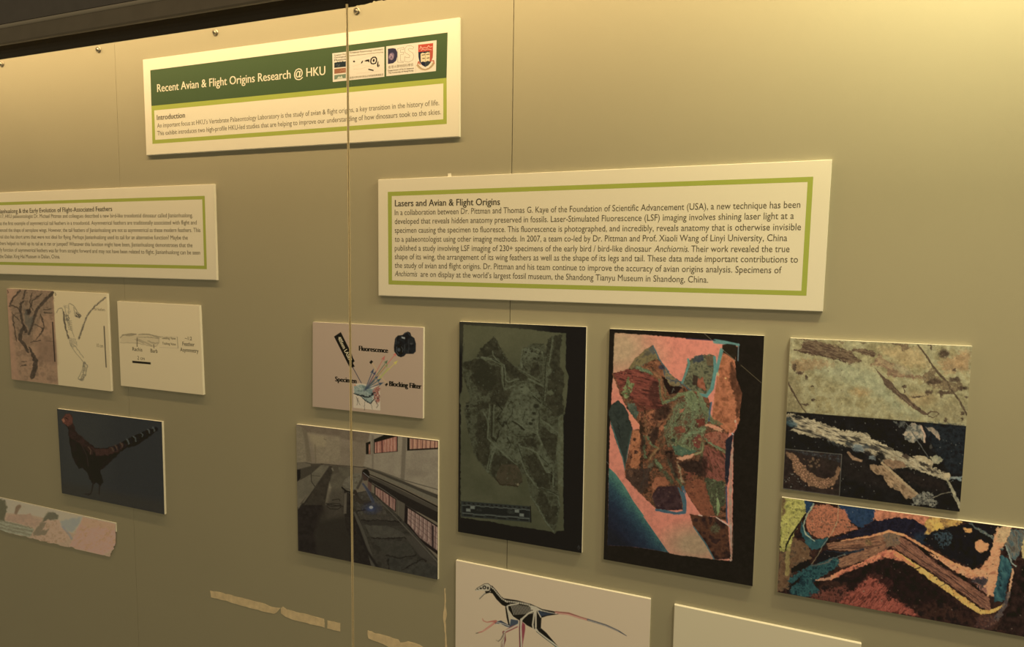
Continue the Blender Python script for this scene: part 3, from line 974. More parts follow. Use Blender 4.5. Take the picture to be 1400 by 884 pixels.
# right strip, black top
a.poly(A((1030, 160), (1150, 175), (1130, 290), (1140, 480), (1185, 560), (1170, 700), (1155, 884)) + B((1135, 60), (1130, 160), (1105, 190), (1000, 200), (900, 110)) + A((930, 800), (940, 700), (960, 540), (990, 300)),
       [(118, 70, 44), (150, 88, 56), (164, 98, 64), (140, 84, 52)], rough=.8, sc=7, seed=4)
a.poly(A((1105, 300), (1140, 420), (1185, 560), (1160, 760), (1135, 770), (1130, 600), (1080, 470), (1090, 330)), [(66, 42, 28), (96, 58, 38)], a=.9, rough=1.6, soft=2)
a.poly(A((1028, 165), (1150, 178), (1125, 290), (1060, 240), (1010, 215)), (40, 33, 22))
a.poly(A((1150, 160), (1390, 85), (1390, 884)) + B((1340, 884), (1112, 884), (1118, 260), (1130, 170)) + A((1160, 800), (1185, 560), (1135, 430), (1125, 290)), (33, 28, 20), rough=.6)
a.line(A((1155, 150), (1150, 290)), 1.2, (98, 112, 116))
a.line(A((1015, 200), (990, 300), (972, 390)), [5, 4.5, 3.5], (74, 130, 118))
a.line(A((960, 130), (1040, 140), (1155, 160)), [6, 5, 3.2], (78, 128, 120))
a.poly(A((1020, 160), (1060, 150), (1130, 160), (1140, 180), (1060, 190), (1020, 200)), (40, 33, 22), soft=1.5)
a.line(A((720, 108), (960, 122)), 1.4, (34, 36, 60), a=.8)
# small left piece
lp = A((150, 620), (200, 660), (240, 740), (275, 860)) + B((268, 170), (245, 300), (220, 420), (212, 510), (190, 400), (140, 270), (90, 110), (70, 20)) + A((75, 720), (95, 660))
a.poly(lp, [(40, 46, 36), (50, 56, 44), (44, 50, 40)], rough=.6, sc=6)
a.line(B((95, 110), (145, 270), (192, 400), (212, 500)), 1.6, (62, 98, 88), a=.9)
a.line(B((262, 180), (235, 320), (214, 480)), 2.0, (56, 84, 70), a=.6)
a.line(B((140, 100), (165, 130), (150, 150), (168, 175), (160, 200), (172, 235)), .6, (28, 28, 22), a=.9)
# main slab
ms = A((440, 163), (480, 250), (520, 310), (600, 420), (680, 470), (740, 520), (800, 545), (830, 560), (900, 600), (925, 640), (912, 790), (1000, 840)) + \
    B((1075, 190), (1060, 300), (1050, 500), (1060, 700), (1060, 884)) + C((1062, 300), (960, 250), (845, 240), (770, 130), (700, 10)) + \
    B((690, 680), (700, 850)) + C((690, 190), (560, 195), (470, 185), (280, 0)) + B((340, 700), (212, 560), (220, 430), (250, 320), (268, 165), (330, 158)) + \
    A((330, 860), (260, 750), (190, 620), (105, 400), (230, 370), (300, 270), (380, 200))
a.poly(ms, [(52, 38, 26), (84, 54, 36), (118, 72, 46), (70, 50, 34), (96, 66, 44)], rough=.8, sc=6, seed=9, gain=2.8)
a.poly(A((110, 402), (230, 365), (320, 365), (420, 410), (490, 460), (500, 640), (560, 660), (460, 700), (300, 640), (180, 550)), [(64, 36, 28), (98, 52, 40), (124, 64, 48), (86, 46, 36)], rough=1, sc=2.6, ang=12, st=5, seed=13)
a.poly(A((430, 470), (490, 460), (500, 640), (460, 680), (400, 600)), (58, 36, 28), a=.7, rough=1.5, soft=5)
a.poly(A((280, 590), (420, 620), (470, 680), (330, 720), (270, 660)), [(130, 66, 48), (70, 40, 30)], rough=1, sc=2, ang=15, st=4, a=.8)
a.poly(A((178, 560), (205, 500), (240, 410), (250, 480), (285, 480), (260, 560), (225, 610)), [(70, 70, 42), (102, 114, 66), (120, 132, 80)], rough=1.2, sc=2.5, a=.9, thin=.36)
a.poly(A((225, 640), (290, 650), (320, 720), (300, 770), (250, 720)), [(58, 74, 56), (84, 104, 78)], rough=1.2, a=.8)
a.poly(A((235, 362), (300, 270), (380, 200), (440, 165), (495, 275), (430, 290), (350, 335)), [(86, 76, 50), (112, 96, 58), (78, 70, 52)], rough=.8, sc=4, ang=-40, st=2)
a.poly(A((400, 195), (442, 165), (470, 225), (440, 240)), (72, 72, 64), a=.8, soft=2)
a.line(A((445, 170), (495, 280), (600, 425), (690, 480), (760, 545)), 1.8, (62, 92, 96), a=.9, rough=.4)
a.poly(A((430, 300), (490, 290), (520, 360), (560, 450), (530, 440), (450, 350)), [(100, 62, 40), (132, 84, 54)], rough=1)
a.poly(A((510, 340), (560, 380), (640, 450), (700, 500), (640, 520), (570, 480), (540, 420)), [(96, 82, 54), (118, 100, 64), (70, 70, 66)], rough=1, sc=4)
a.blob(A((515, 345))[0], 4, 3, (44, 46, 64), a=.8, soft=.7)
a.poly(A((520, 420), (560, 440), (580, 500), (690, 510), (650, 560), (575, 572), (545, 510)), (38, 27, 21), rough=.8)
a.line(A((602, 556), (612, 522), (620, 540)), .7, (140, 138, 110), a=.6, rough=.6)
for pts, w, c in ((A((315, 350), (380, 372), (440, 400)), [5, 4, 2], (100, 118, 78)), (A((350, 340), (430, 370), (500, 430), (520, 600), (545, 640)), [3, 3, 5.5, 5, 4], (140, 94, 60)),
                  (A((495, 450), (505, 600), (530, 640)), 1.8, (94, 100, 66)), (A((540, 500), (548, 590), (600, 600)), 2.2, (112, 96, 62)),
                  (A((530, 640), (600, 615), (660, 575), (740, 560)), [5, 4, 4.5, 5], (112, 118, 74)), (A((560, 640), (640, 610)), 1.2, (80, 108, 84)),
                  (A((640, 640), (590, 730), (540, 800)), [3, 3, 3], (130, 100, 64)), (A((375, 740), (385, 884)), 3, (124, 84, 54)),
                  (A((250, 720), (300, 760)), 3, (70, 90, 66))):
    a.line(pts, w, [c, tuple(int(v * .74) for v in c), c], rough=.9, sc=2.4, a=.95, soft=1.4)
# head piece
hd = A((800, 250), (930, 235), (965, 260), (965, 340), (940, 480), (890, 575), (830, 560), (770, 540), (690, 480), (720, 330), (740, 290))
a.poly(hd, [(60, 58, 42), (84, 82, 56), (104, 98, 66), (72, 68, 48)], rough=.8, sc=4, seed=6)
a.poly(A((790, 260), (850, 240), (870, 290), (830, 300), (770, 310)), [(42, 46, 62), (66, 68, 62)], a=.9, rough=1)
a.poly(A((820, 440), (860, 430), (890, 540), (830, 520), (800, 500)), [(120, 64, 42), (150, 84, 58)], a=.9, rough=1.2)
a.poly(A((880, 250), (950, 250), (945, 330), (890, 330)), [(100, 76, 50), (80, 64, 44)], a=.8, rough=1)
a.poly(A((780, 400), (820, 420), (810, 510), (770, 480)), (48, 34, 26), a=.8, rough=1)
a.line(A((735, 280), (742, 320), (715, 400), (685, 475)), [3, 3, 2.6, 3], (78, 128, 110))
a.line(A((955, 262), (962, 370), (935, 520), (890, 585), (835, 570)), [3.5, 4.6, 5, 4.6, 3], (72, 132, 122))
a.poly(A((900, 590), (945, 540), (935, 620), (915, 640)), (196, 116, 90))
# trunk with green bones
tk = A((560, 820), (620, 680), (700, 600), (780, 560), (840, 640), (900, 760), (890, 860)) + B((875, 150), (860, 260), (860, 330), (760, 370), (640, 380), (560, 290), (520, 120))
a.poly(tk, [(66, 50, 34), (86, 84, 56), (100, 104, 68), (74, 58, 40), (96, 100, 68), (88, 62, 42)], rough=2.2, soft=3, sc=4, ang=-55, st=2.2, seed=17, gain=2.6)
a.poly(A((700, 560), (770, 540), (820, 620), (830, 720), (760, 700), (720, 640)), [(80, 88, 56), (106, 116, 74), (92, 98, 62)], rough=1.2, sc=3, a=.9)
a.poly(A((800, 530), (830, 550), (880, 640), (960, 820), (930, 810), (850, 720)), [(84, 96, 62), (104, 116, 76)], rough=.9, a=.9)
a.poly(A((660, 690), (705, 685), (695, 720), (655, 725)), (150, 92, 66), rough=.8)
a.poly(A((800, 780), (870, 770), (880, 830), (820, 850)), [(104, 52, 38), (84, 46, 34)], rough=1)
a.poly(B((610, 140), (700, 130), (720, 180), (640, 200)), [(116, 66, 46), (88, 56, 40)], rough=1)
a.poly(B((770, 250), (820, 200), (860, 230), (830, 320), (780, 300)), [(120, 62, 48), (90, 50, 38), (130, 100, 62)], rough=1)
a.poly(B((600, 300), (700, 290), (830, 350), (700, 380), (630, 370)), [(58, 84, 58), (74, 100, 66)], rough=1)
for pts, w, c in ((B((870, 160), (800, 180), (720, 220), (690, 270)), [4, 5, 5, 3], (118, 134, 88)), (B((600, 220), (650, 280), (760, 330)), [3, 4, 3], (112, 118, 74)),
                  (B((370, 220), (365, 330), (380, 400)), [2.5, 3, 3], (98, 112, 72)), (B((395, 220), (430, 290), (490, 330)), [3, 3, 2], (104, 124, 82)),
                  (B((480, 320), (430, 390), (410, 420)), [3, 3, 2.5], (128, 106, 62)), (B((460, 430), (520, 500), (600, 600)), [7, 6, 5], (84, 84, 56)),
                  (B((470, 430), (510, 480)), 4, (108, 124, 80)), (B((570, 410), (610, 520), (650, 580), (690, 640)), [3, 4, 4, 3], (92, 98, 64)),
                  (B((580, 440), (620, 540)), 1.6, (140, 140, 96)), (B((650, 440), (675, 540), (690, 600)), [2.4, 2, 3.6], (156, 138, 98)),
                  (B((425, 455), (380, 560), (340, 685)), [6, 5.5, 3], (92, 84, 60)), (B((880, 240), (960, 300), (1055, 355)), [3, 4, 3], (118, 134, 90)),
                  (B((850, 280), (845, 380), (840, 480)), [2.4, 2.4, 1.5], (92, 88, 56)), (B((640, 180), (560, 260), (500, 310)), [2, 3, 2], (96, 74, 48)),
                  (A((600, 884), (640, 760), (700, 640)), [2, 2.5, 2], (102, 114, 74)), (A((760, 884), (770, 760), (780, 640)), [2.2, 2.2, 2], (104, 118, 78)),
                  (A((840, 700), (910, 780), (1000, 830)), [2.4, 2, 3], (92, 94, 60)), (B((410, 130), (400, 210)), 2, (160, 106, 70))):
    a.line(pts, w, [c, tuple(int(v * .72) for v in c), tuple(int(v * .95) for v in c)], rough=1.1, sc=2.4, a=.9, soft=1.7, thin=.3)
a.poly(A((880, 820), (920, 812), (1000, 850), (1060, 870)) + B((1025, 160), (1015, 190), (930, 155), (880, 130)), [(190, 120, 88), (160, 120, 82)], rough=.8)
a.poly(B((235, 0), (270, 50), (330, 120), (330, 160), (280, 140), (245, 80)), (200, 120, 88), rough=.8)
a.poly(B((635, 395), (700, 385), (795, 365), (770, 395), (690, 420), (650, 415)), (182, 126, 90), rough=.7)
a.line(B((790, 370), (850, 350), (860, 290)), 2, (120, 112, 72), rough=.5)
a.poly(B((870, 200), (960, 180), (1072, 200), (1055, 330), (960, 290), (880, 240)), [(112, 62, 44), (140, 84, 60), (96, 60, 44)], rough=1, sc=4)
a.poly(B((870, 290), (1045, 370), (1050, 560), (960, 640), (860, 560), (850, 420)), [(66, 44, 32), (104, 60, 44), (128, 72, 56), (80, 50, 36)], rough=1, sc=4, ang=60, st=2.5)
a.poly(B((650, 440), (850, 420), (850, 560), (720, 520)), [(46, 34, 26), (64, 46, 34)], rough=1)
a.poly(B((720, 600), (830, 570), (960, 720), (970, 884)) + C((960, 232), (845, 238), (770, 130), (710, 20)), [(96, 56, 38), (122, 70, 46), (104, 62, 42)], rough=.8, sc=5)
a.poly(B((710, 510), (800, 530), (780, 580), (720, 590)), [(120, 66, 46), (90, 52, 38)], rough=1.2, thin=.4)
a.poly(B((870, 560), (1040, 600), (1050, 760), (960, 884), (900, 700)), [(48, 46, 32), (70, 76, 48), (58, 54, 38), (90, 98, 62)], rough=1.2, sc=4, a=.95)
a.line(C((980, 100), (985, 170), (980, 230)), [2.5, 4.4, 2], (116, 132, 80), rough=.8)
a.poly(B((1050, 250), (1112, 190), (1102, 280), (1085, 420), (1072, 580), (1055, 640), (1040, 560)), (38, 36, 44), rough=.5)
a.line(B((1052, 640), (1056, 760), (1056, 884)) + C((1062, 300)), 1.6, (48, 72, 122), a=.9)
a.line(A((928, 640), (918, 700), (908, 790)), 2.2, (64, 92, 124))
a.line(B((1108, 270), (1100, 400), (1092, 520), (1086, 700), (1088, 884)) + C((1090, 340), (1094, 480), (1088, 610)), [1.5, 2.8, 3.5, 4.2, 4.4, 3, 1.6, 3.4], [(160, 112, 88), (150, 128, 102)], rough=.5, sc=8)
a.line(B((1102, 195), (1108, 205)), 1.8, (150, 140, 130))
# orange left column
a.poly(B((272, 165), (330, 170), (345, 330), (335, 430), (300, 490), (240, 465), (272, 400), (250, 330)), [(128, 76, 48), (158, 98, 62), (140, 84, 52)], rough=1, sc=4)
for p, r in (((290, 245), 2.4), ((300, 352), 2.8), ((262, 390), 2), ((285, 300), 1.2)):
    a.blob(B(p)[0], r, r * .8, (52, 34, 26), a=.9, rough=.7, soft=.6)
a.poly(A((330, 780), (400, 720), (470, 700), (560, 760), (520, 884)) + B((470, 150), (430, 130), (380, 60), (330, 20)), [(66, 42, 30), (128, 78, 50), (150, 92, 60), (80, 50, 36)], rough=1.4, sc=4, ang=-60, st=1.6)
a.poly(B((420, 180), (470, 150), (490, 230), (450, 300), (415, 250)), (56, 40, 30), a=.9, rough=1)
a.poly(B((225, 500), (330, 490), (420, 480), (400, 640), (345, 700), (215, 565)), [(50, 38, 30), (66, 48, 36), (58, 44, 36)], rough=.8, a=.9)
a.blob(B((255, 525))[0], 3, 3.4, [(120, 82, 54), (84, 58, 42)], a=.7, rough=.8, sc=1.8, soft=.6)
# lower dark pieces
a.poly(B((430, 720), (480, 640), (640, 632), (685, 760)) + C((688, 190), (560, 195), (470, 182), (430, 80)), [(46, 32, 32), (58, 40, 36), (66, 46, 42)], rough=.6, sc=6)
a.poly(B((442, 690), (430, 620), (470, 560), (550, 560), (575, 625), (485, 635), (445, 690), (425, 715)), [(128, 76, 50), (146, 88, 58)], rough=.8)
a.line(C((470, 192), (560, 208), (640, 222), (705, 212), (712, 100), (690, 5)), [3, 4, 3.6, 5, 4.4, 4], (56, 92, 116), rough=.4)
a.line(B((655, 650), (690, 720), (705, 800)), [2, 4, 4], (60, 92, 108))
a.poly(B((695, 680), (740, 730), (830, 860)) + C((850, 240), (830, 250), (790, 225), (725, 220), (722, 120), (700, 30)), PK)
a.poly(C((745, 225), (830, 240), (960, 250), (1068, 325), (1088, 600), (955, 606), (880, 480), (782, 335)), [(42, 30, 25), (66, 42, 30), (84, 52, 34), (50, 34, 28)], rough=.6, sc=9)
a.line(C((782, 335), (880, 470), (950, 600)), 1.6, (62, 100, 108), a=.9)
a.line(C((970, 255), (1070, 322)), 1.5, (176, 146, 122))
a.line(C((825, 236), (850, 242)), 1.6, (180, 150, 124))
a.blob(C((960, 348))[0], 6, 6, [(64, 44, 32), (92, 98, 62), (60, 46, 34)], a=.75, rough=1.8, sc=1.8, soft=.7)
a.poly(C((1065, 320), (1100, 330), (1092, 480), (1088, 350)), (150, 128, 110))
a.specks(tk, 90, .7, (140, 150, 100), .5, 3)
a.specks(ms, 220, .7, (40, 28, 22), .5, 4)
a.specks(ms, 160, .7, (150, 110, 76), .4, 5)
a.line(A((870, 65), (1000, 180), (1130, 292)), .6, (150, 128, 92), a=.7)
a.line(A((1175, 328), (1345, 475)), .6, (112, 96, 62), a=.8)
a.line(B((45, 420), (78, 455)), .5, (120, 112, 92), a=.8)
a.blob(A((1047, 437))[0], 1.3, 1.3, (190, 150, 90), a=.9)
a.blob(A((980, 405))[0], 2.2, 2.6, (160, 140, 90), a=.8, rough=.6)
a.blob(A((1128, 795))[0], 1.3, 2.2, (180, 150, 110), a=.9)
E5 = crop(818, 521, 4.248)
for pts, w, c in ((E5((300, 300), (335, 268), (400, 205), (450, 112)), [2.5, 2.5, 2, 1.5], (132, 92, 60)), (E5((270, 260), (300, 230), (360, 240)), 2, (128, 82, 54)),
                  (E5((345, 392), (320, 420), (300, 455)), [2.5, 2, 2], (134, 96, 62)), (E5((350, 350), (390, 300), (420, 260)), 1.6, (112, 88, 58)),
                  (E5((470, 110), (440, 180), (420, 250), (430, 330)), 1.4, (120, 126, 84)), (E5((520, 110), (500, 190), (490, 270)), 1.2, (116, 124, 84)), (E5((560, 80), (570, 170), (545, 260)), 1.4, (108, 120, 80)),
                  (E5((610, 170), (660, 220), (720, 250)), 2.2, (100, 96, 62)), (E5((600, 320), (610, 380), (600, 470)), 1.2, (104, 96, 62)), (E5((640, 440), (625, 520)), 1.8, (128, 68, 54)), (E5((690, 420), (730, 450)), 1.8, (124, 70, 54)),
                  (E5((640, 470), (700, 560)), 1.3, (116, 70, 52)), (E5((250, 480), (270, 560), (240, 620)), 2, (62, 52, 42))):
    a.line(pts, w, [c, tuple(int(v * .8) for v in c)], rough=1.0, sc=2.2, a=.8, soft=1.6)
for pts in (E5((330, 160), (400, 135), (430, 165), (390, 220), (320, 230)), E5((310, 270), (345, 262), (350, 310), (315, 330)), E5((380, 400), (430, 390), (470, 560), (440, 560)), E5((250, 300), (272, 330), (262, 420), (240, 400)),
            E5((600, 430), (640, 450), (620, 560), (560, 520)), E5((470, 460), (560, 450), (600, 540), (500, 520))):
    a.poly(pts, [(38, 28, 22), (56, 40, 30)], rough=1.6, soft=3, a=.75, sc=3)
a.blob(E5((435, 342))[0], 2.8, 2.4, (44, 48, 34), a=.8, rough=.7)
a.line(E5((385, 425), (410, 405), (430, 415)), 1.2, (24, 20, 17), a=.9, rough=.6)
a.grain(.10, 4.5, 8)
a.grain(.06)
a.build('printed_photo', t)
# ------------------------------------------------------------------ rock detail print, pale half over dark half
q = [(1080.6, 461.8), (1329.5, 473.2), (1311.9, 699.2), (1070.3, 667.9)]
t, _ = board('rock_print', q)
tag(t, 'square print with a pale tan rock half over a black half and small inset', 'photo print')
a = Art(q, (31, 28, 23), (195, 175, 130))
A, B = crop(1065, 455, 5.185), crop(1065, 565, 5.185)
up = A((60, 20), (1400, 80), (1330, 662), (1100, 640), (740, 610), (400, 585), (190, 566), (50, 556))
a.poly(up, [(128, 114, 74), (146, 132, 88), (154, 142, 98), (140, 124, 80)], rough=.3, sc=14, seed=2, gain=2.4)
a.poly(A((180, 230), (500, 215), (700, 290), (840, 470), (1000, 590), (860, 560), (600, 400), (400, 330)), [(150, 144, 104), (140, 138, 98)], a=.7, rough=3, soft=14, sc=6)
a.poly(A((700, 100), (1000, 100), (1080, 240), (900, 240), (760, 160)), [(160, 130, 82), (170, 142, 92)], a=.7, rough=3, soft=8, sc=8)
a.poly(A((1130, 200), (1360, 120), (1350, 270), (1180, 280)), [(158, 120, 76), (142, 112, 74)], a=.8, rough=3, soft=8, sc=6)
a.poly(A((80, 190), (300, 190), (400, 230), (200, 260), (160, 300), (90, 240)), [(132, 100, 64), (150, 120, 80)], a=.7, rough=3, soft=5, sc=5)
a.poly(A((60, 260), (140, 330), (180, 560), (50, 556)), [(112, 98, 64), (126, 110, 72)], a=.7, soft=10)
a.blob(A((580, 420))[0], 11, 6, (158, 122, 74), a=.6, soft=1, rough=2)
a.blob(A((990, 470))[0], 22, 9, (150, 122, 78), a=.6, soft=1, rough=3)
a.blob(A((1230, 560))[0], 24, 14, (128, 112, 74), a=.6, soft=1, rough=3)
FE = [(76, 58, 42), (92, 72, 52), (118, 96, 66), (84, 64, 46)]
a.poly(A((110, 38), (250, 50), (330, 70), (440, 105), (520, 130), (545, 170), (590, 205), (560, 212), (490, 215), (430, 190), (330, 168), (200, 145), (100, 122), (165, 112), (160, 75), (200, 62)), FE, rough=1.6, sc=2.2, ang=14, st=5, seed=5, soft=1.6)
a.line(A((110, 122), (330, 165), (480, 205)), 1.6, (72, 54, 40), rough=1)
a.poly(A((510, 120), (560, 108), (660, 122), (690, 150), (670, 175), (600, 155)), FE, rough=1.4, sc=2.4, ang=12, st=3, seed=6)
a.poly(A((640, 230), (690, 180), (710, 140), (740, 185), (830, 215), (910, 250), (965, 300), (1050, 300), (1050, 330), (960, 325), (800, 312), (770, 300), (760, 250), (680, 235)), [(112, 88, 62), (128, 100, 70), (146, 122, 82), (120, 94, 66)], rough=1.6, sc=3, ang=18, st=2.5, seed=7)
a.poly(A((1020, 290), (1090, 250), (1130, 320), (1220, 350), (1280, 340), (1330, 390), (1240, 420), (1110, 400), (1020, 350)), [(124, 102, 68), (96, 78, 54), (140, 120, 80)], a=.9, rough=2, sc=4, seed=8)
a.poly(A((790, 70), (920, 80), (930, 110), (880, 125), (860, 95)), [(98, 78, 54), (120, 98, 66)], rough=1.4, a=.9)
a.poly(A((570, 62), (625, 68), (600, 78)), (108, 90, 62), rough=1)
a.poly(A((420, 58), (470, 62), (450, 75)), (120, 100, 68), rough=1)
a.poly(A((830, 215), (900, 245), (960, 300), (880, 290), (810, 250)), (150, 136, 94), a=.8, rough=1.5, soft=3)
bone = A((678, 245), (745, 310), (800, 350), (850, 415), (900, 440), (960, 505), (1050, 568), (1060, 585), (1020, 578), (930, 520), (850, 455), (752, 370), (728, 320))
a.poly(bone, [(70, 54, 40), (96, 76, 54), (84, 66, 48)], rough=.6, sc=3, ang=40, st=3)
a.line(A((800, 380), (870, 450), (950, 520)), 1.4, (118, 96, 68), a=.7, rough=.4)
a.line(A((1050, 580), (1075, 556), (1120, 560), (1135, 575)), 1.6, (88, 68, 48), rough=.5)
a.line(A((1060, 590), (1095, 600), (1125, 578)), 1.2, (92, 72, 50), rough=.5)
a.line(A((985, 85), (1035, 150), (1090, 235), (1140, 295), (1190, 345), (1235, 420), (1280, 480), (1332, 580)), [2, 2.2, 2.8, 3.4, 3, 2.4, 3, 2.6], [(74, 60, 42), (98, 80, 56)], rough=.5, sc=2)
a.line(A((62, 345), (95, 410), (140, 490), (188, 562)), [1.6, 2.6, 1.6, 1.2], (76, 60, 42), rough=.4)
for x, y, rx, ry in ((1170, 145, 7, 5.5), (1075, 75, 4, 2.5), (1245, 330, 8, 3.6), (1130, 345, 5, 3), (1060, 420, 5, 3), (1180, 420, 11, 2.6), (890, 385, 2.4, 2.4), (885, 405, 1, 3), (185, 505, 5, 1.5), (240, 475, 2.4, 2.2),
                     (195, 315, 1.4, 3), (1090, 345, 7, 4), (1300, 390, 7, 3), (1300, 570, 3, 2), (1180, 620, 2, 3), (1330, 455, 3, 1.5), (980, 450, 8, 1.4), (1300, 610, 2, 2), (1150, 440, 2, 4), (235, 380, 1.6, 1.3), (150, 280, 5, 2.5), (110, 245, 2, 5), (1240, 262, 3, 1.4), (1080, 100, 1.5, 4)):
    a.blob(A((x, y))[0], rx, ry, [(60, 46, 34), (88, 70, 50)], a=.9, soft=.6, rough=1.2, sc=2, seed=int(x))
a.specks(up, 200, .7, (96, 80, 54), .5, 3)
a.specks(up, 160, .8, (164, 150, 106), .5, 4)
lo = B((45, -20), (190, 0), (740, 42), (1330, 92), (1285, 700), (20, 530))
a.poly(B((50, -10), (190, -2), (740, 38), (1328, 90), (1278, 700), (20, 530)), [(27, 25, 21), (33, 30, 25)], sc=12)
a.poly(B((1020, 68), (1328, 92), (1310, 430), (1220, 430), (1150, 330), (1050, 170)), [(28, 30, 32), (38, 42, 46), (30, 30, 30)], rough=2, soft=6, sc=6)
a.poly(B((440, 290), (620, 330), (800, 540), (660, 520), (450, 450)), (42, 35, 28), a=.7, soft=10)
a.poly(B((800, 390), (960, 420), (1180, 480), (1200, 560), (1060, 540), (900, 470)), [(44, 36, 28), (36, 30, 25)], a=.9, rough=2, soft=4)
CR = [(60, 54, 44), (120, 106, 78), (160, 142, 104), (176, 158, 118), (138, 118, 84)]
a.poly(B((50, 8), (110, 0), (220, 40), (330, 75), (450, 120), (560, 128), (625, 140), (650, 178), (700, 208), (780, 250), (700, 300), (640, 295), (540, 250), (430, 215), (300, 175), (160, 150), (80, 118), (130, 95), (60, 60)), CR, rough=1.4, sc=2.2, ang=17, st=5, seed=3, gain=2.4)
a.poly(B((640, 180), (720, 205), (860, 275), (960, 320), (1060, 365), (1130, 395), (1200, 430), (1185, 475), (1100, 445), (990, 405), (900, 378), (880, 385), (780, 390), (730, 340), (640, 280)), CR, rough=1.8, sc=2.6, ang=24, st=3, seed=4, gain=2.6)
a.poly(B((740, 320), (880, 340), (900, 380), (800, 392), (750, 360)), [(110, 82, 56), (136, 104, 72)], rough=1.2, a=.9)
a.poly(B((950, 300), (1040, 300), (1100, 350), (1080, 390), (990, 350)), [(150, 130, 92), (172, 152, 112)], rough=1.2)
a.poly(B((1160, 420), (1210, 415), (1215, 465), (1180, 480)), (172, 150, 108), rough=1)
a.poly(B((1210, 450), (1295, 445), (1295, 475), (1230, 470)), [(90, 110, 116), (140, 136, 116)], rough=1.2)
for x, y, rx, ry, c in ((85, 70, 8, 4, (58, 84, 92)), (70, 40, 5, 3, (40, 48, 48)), (560, 245, 8, 5, (104, 114, 116)), (620, 235, 5, 3, (60, 62, 60)), (500, 215, 6, 3, (50, 50, 44)), (545, 180, 7, 2.4, (54, 48, 38)), (680, 250, 8, 3, (56, 50, 42)),
                     (718, 305, 6.5, 5.5, (20, 18, 15)), (630, 285, 5, 4, (34, 30, 26)), (1030, 360, 8, 2.2, (44, 38, 30)), (130, 25, 9, 2, (30, 28, 24)), (900, 300, 5, 3, (60, 46, 34)), (660, 315, 4, 3, (110, 116, 112)), (570, 290, 5, 4, (30, 26, 22)), (760, 240, 8, 1.6, (60, 54, 44)), (1070, 400, 5, 2, (60, 50, 38))):
    a.blob(B((x, y))[0], rx, ry, c, a=.85, soft=.6, ang=18, rough=1.2, sc=2, seed=int(x + 3))
a.line(B((490, 275), (530, 320), (585, 335)), [3, 5, 3], [(120, 90, 62), (144, 112, 78)], rough=.6)
a.poly(B((640, 360), (740, 368), (800, 425), (900, 512), (985, 572), (960, 602), (900, 602), (850, 545), (790, 525), (750, 480), (740, 440), (690, 430), (650, 400)), [(104, 80, 54), (138, 108, 74), (156, 124, 86), (120, 94, 64)], rough=.9, sc=3, ang=40, st=2.4)
a.line(B((730, 350), (820, 430), (930, 530), (985, 575)), [3, 4, 3.5, 3], [(150, 122, 84), (168, 140, 98)], rough=.6, sc=2.4)
a.poly(B((960, 590), (1000, 560), (1080, 560), (1100, 610), (1130, 640), (1080, 660), (1000, 640), (930, 655)), [(70, 66, 54), (116, 110, 90), (134, 124, 98)], rough=2, sc=3, thin=.35)
a.poly(B((905, 100), (940, 70), (1000, 75), (1010, 110), (1035, 150), (1030, 205), (1000, 180), (950, 210), (900, 185), (885, 150)), [(84, 82, 70), (128, 120, 96), (160, 138, 106)], rough=1.4, sc=3)
a.line(B((1005, 90), (1030, 140), (1030, 200)), 2.4, (172, 140, 108), rough=.8)
a.poly(B((1040, 95), (1100, 105), (1135, 150), (1140, 200), (1110, 165), (1070, 120)), [(120, 108, 86), (160, 132, 100)], rough=1.4)
a.line(B((895, 60), (930, 110), (980, 190), (1060, 310)), [1, 1, 1.6, 1], (90, 86, 72), rough=.3)
a.poly(B((800, 45), (890, 60), (900, 110), (850, 90)), [(100, 96, 78), (40, 40, 36)], rough=1.6, thin=.45)
a.poly(B((1070, 310), (1120, 295), (1165, 325), (1130, 360), (1090, 345)), [(120, 116, 88), (160, 146, 106)], rough=1.3)
a.line(B((1190, 465), (1225, 530), (1260, 610), (1285, 665)), [2.5, 4, 5, 4], [(132, 122, 92), (164, 148, 108)], rough=.7)
a.line(B((1225, 553), (1150, 572), (1095, 595)), 1.0, (128, 116, 88), rough=.5)
a.blob(B((1075, 235))[0], 2, 3, (80, 74, 60), a=.8, rough=.8)
a.poly(B((320, 180), (420, 215), (480, 240), (440, 245), (330, 205)), [(50, 50, 46), (90, 86, 70)], a=.8, rough=1.5, thin=.45)
a.specks(lo, 150, .55, (120, 112, 92), .7, 9)
inset_q = B((40, 250), (445, 290), (428, 585), (26, 530))
a.poly(inset_q, [(40, 32, 26), (52, 40, 32), (44, 36, 28)], sc=8)
a.poly(B((40, 250), (445, 290), (440, 350), (330, 320), (180, 290)), [(56, 58, 58), (40, 38, 36), (80, 82, 80)], rough=1.5, sc=3, a=.7, thin=.4)
arc = B((60, 285), (105, 310), (130, 370), (175, 430), (230, 470), (300, 500), (370, 490), (410, 440), (425, 390))
a.line(arc, [5, 8, 13, 15, 15, 13, 11, 5, 5], [(104, 76, 52), (128, 94, 64)], rough=1.2, sc=3)
rs = np.random.RandomState(2)
for k in range(150):
    u_ = rs.rand() * 5.0 + 1
    i_ = int(u_)
    f_ = u_ - i_
    cx = arc[i_][0] * (1 - f_) + arc[i_ + 1][0] * f_ + rs.randn() * 2.8
    cy = arc[i_][1] * (1 - f_) + arc[i_ + 1][1] * f_ + rs.randn() * 3.0
    a.blob((cx, cy), 1.7, 1.5, (88, 62, 42), a=.6, soft=.5)
    a.blob((cx - .2, cy - .3), 1.15, 1.05, (166, 120, 84), a=.85, soft=.7)
a.specks(B((40, 400), (200, 480), (200, 540), (30, 520)), 22, .6, (130, 124, 104), .8, 6)
a.specks(B((160, 300), (300, 320), (300, 400), (220, 380)), 18, 1.2, (110, 84, 58), .7, 7)
a.line(inset_q + [inset_q[0]], .7, (122, 114, 92), a=.85)
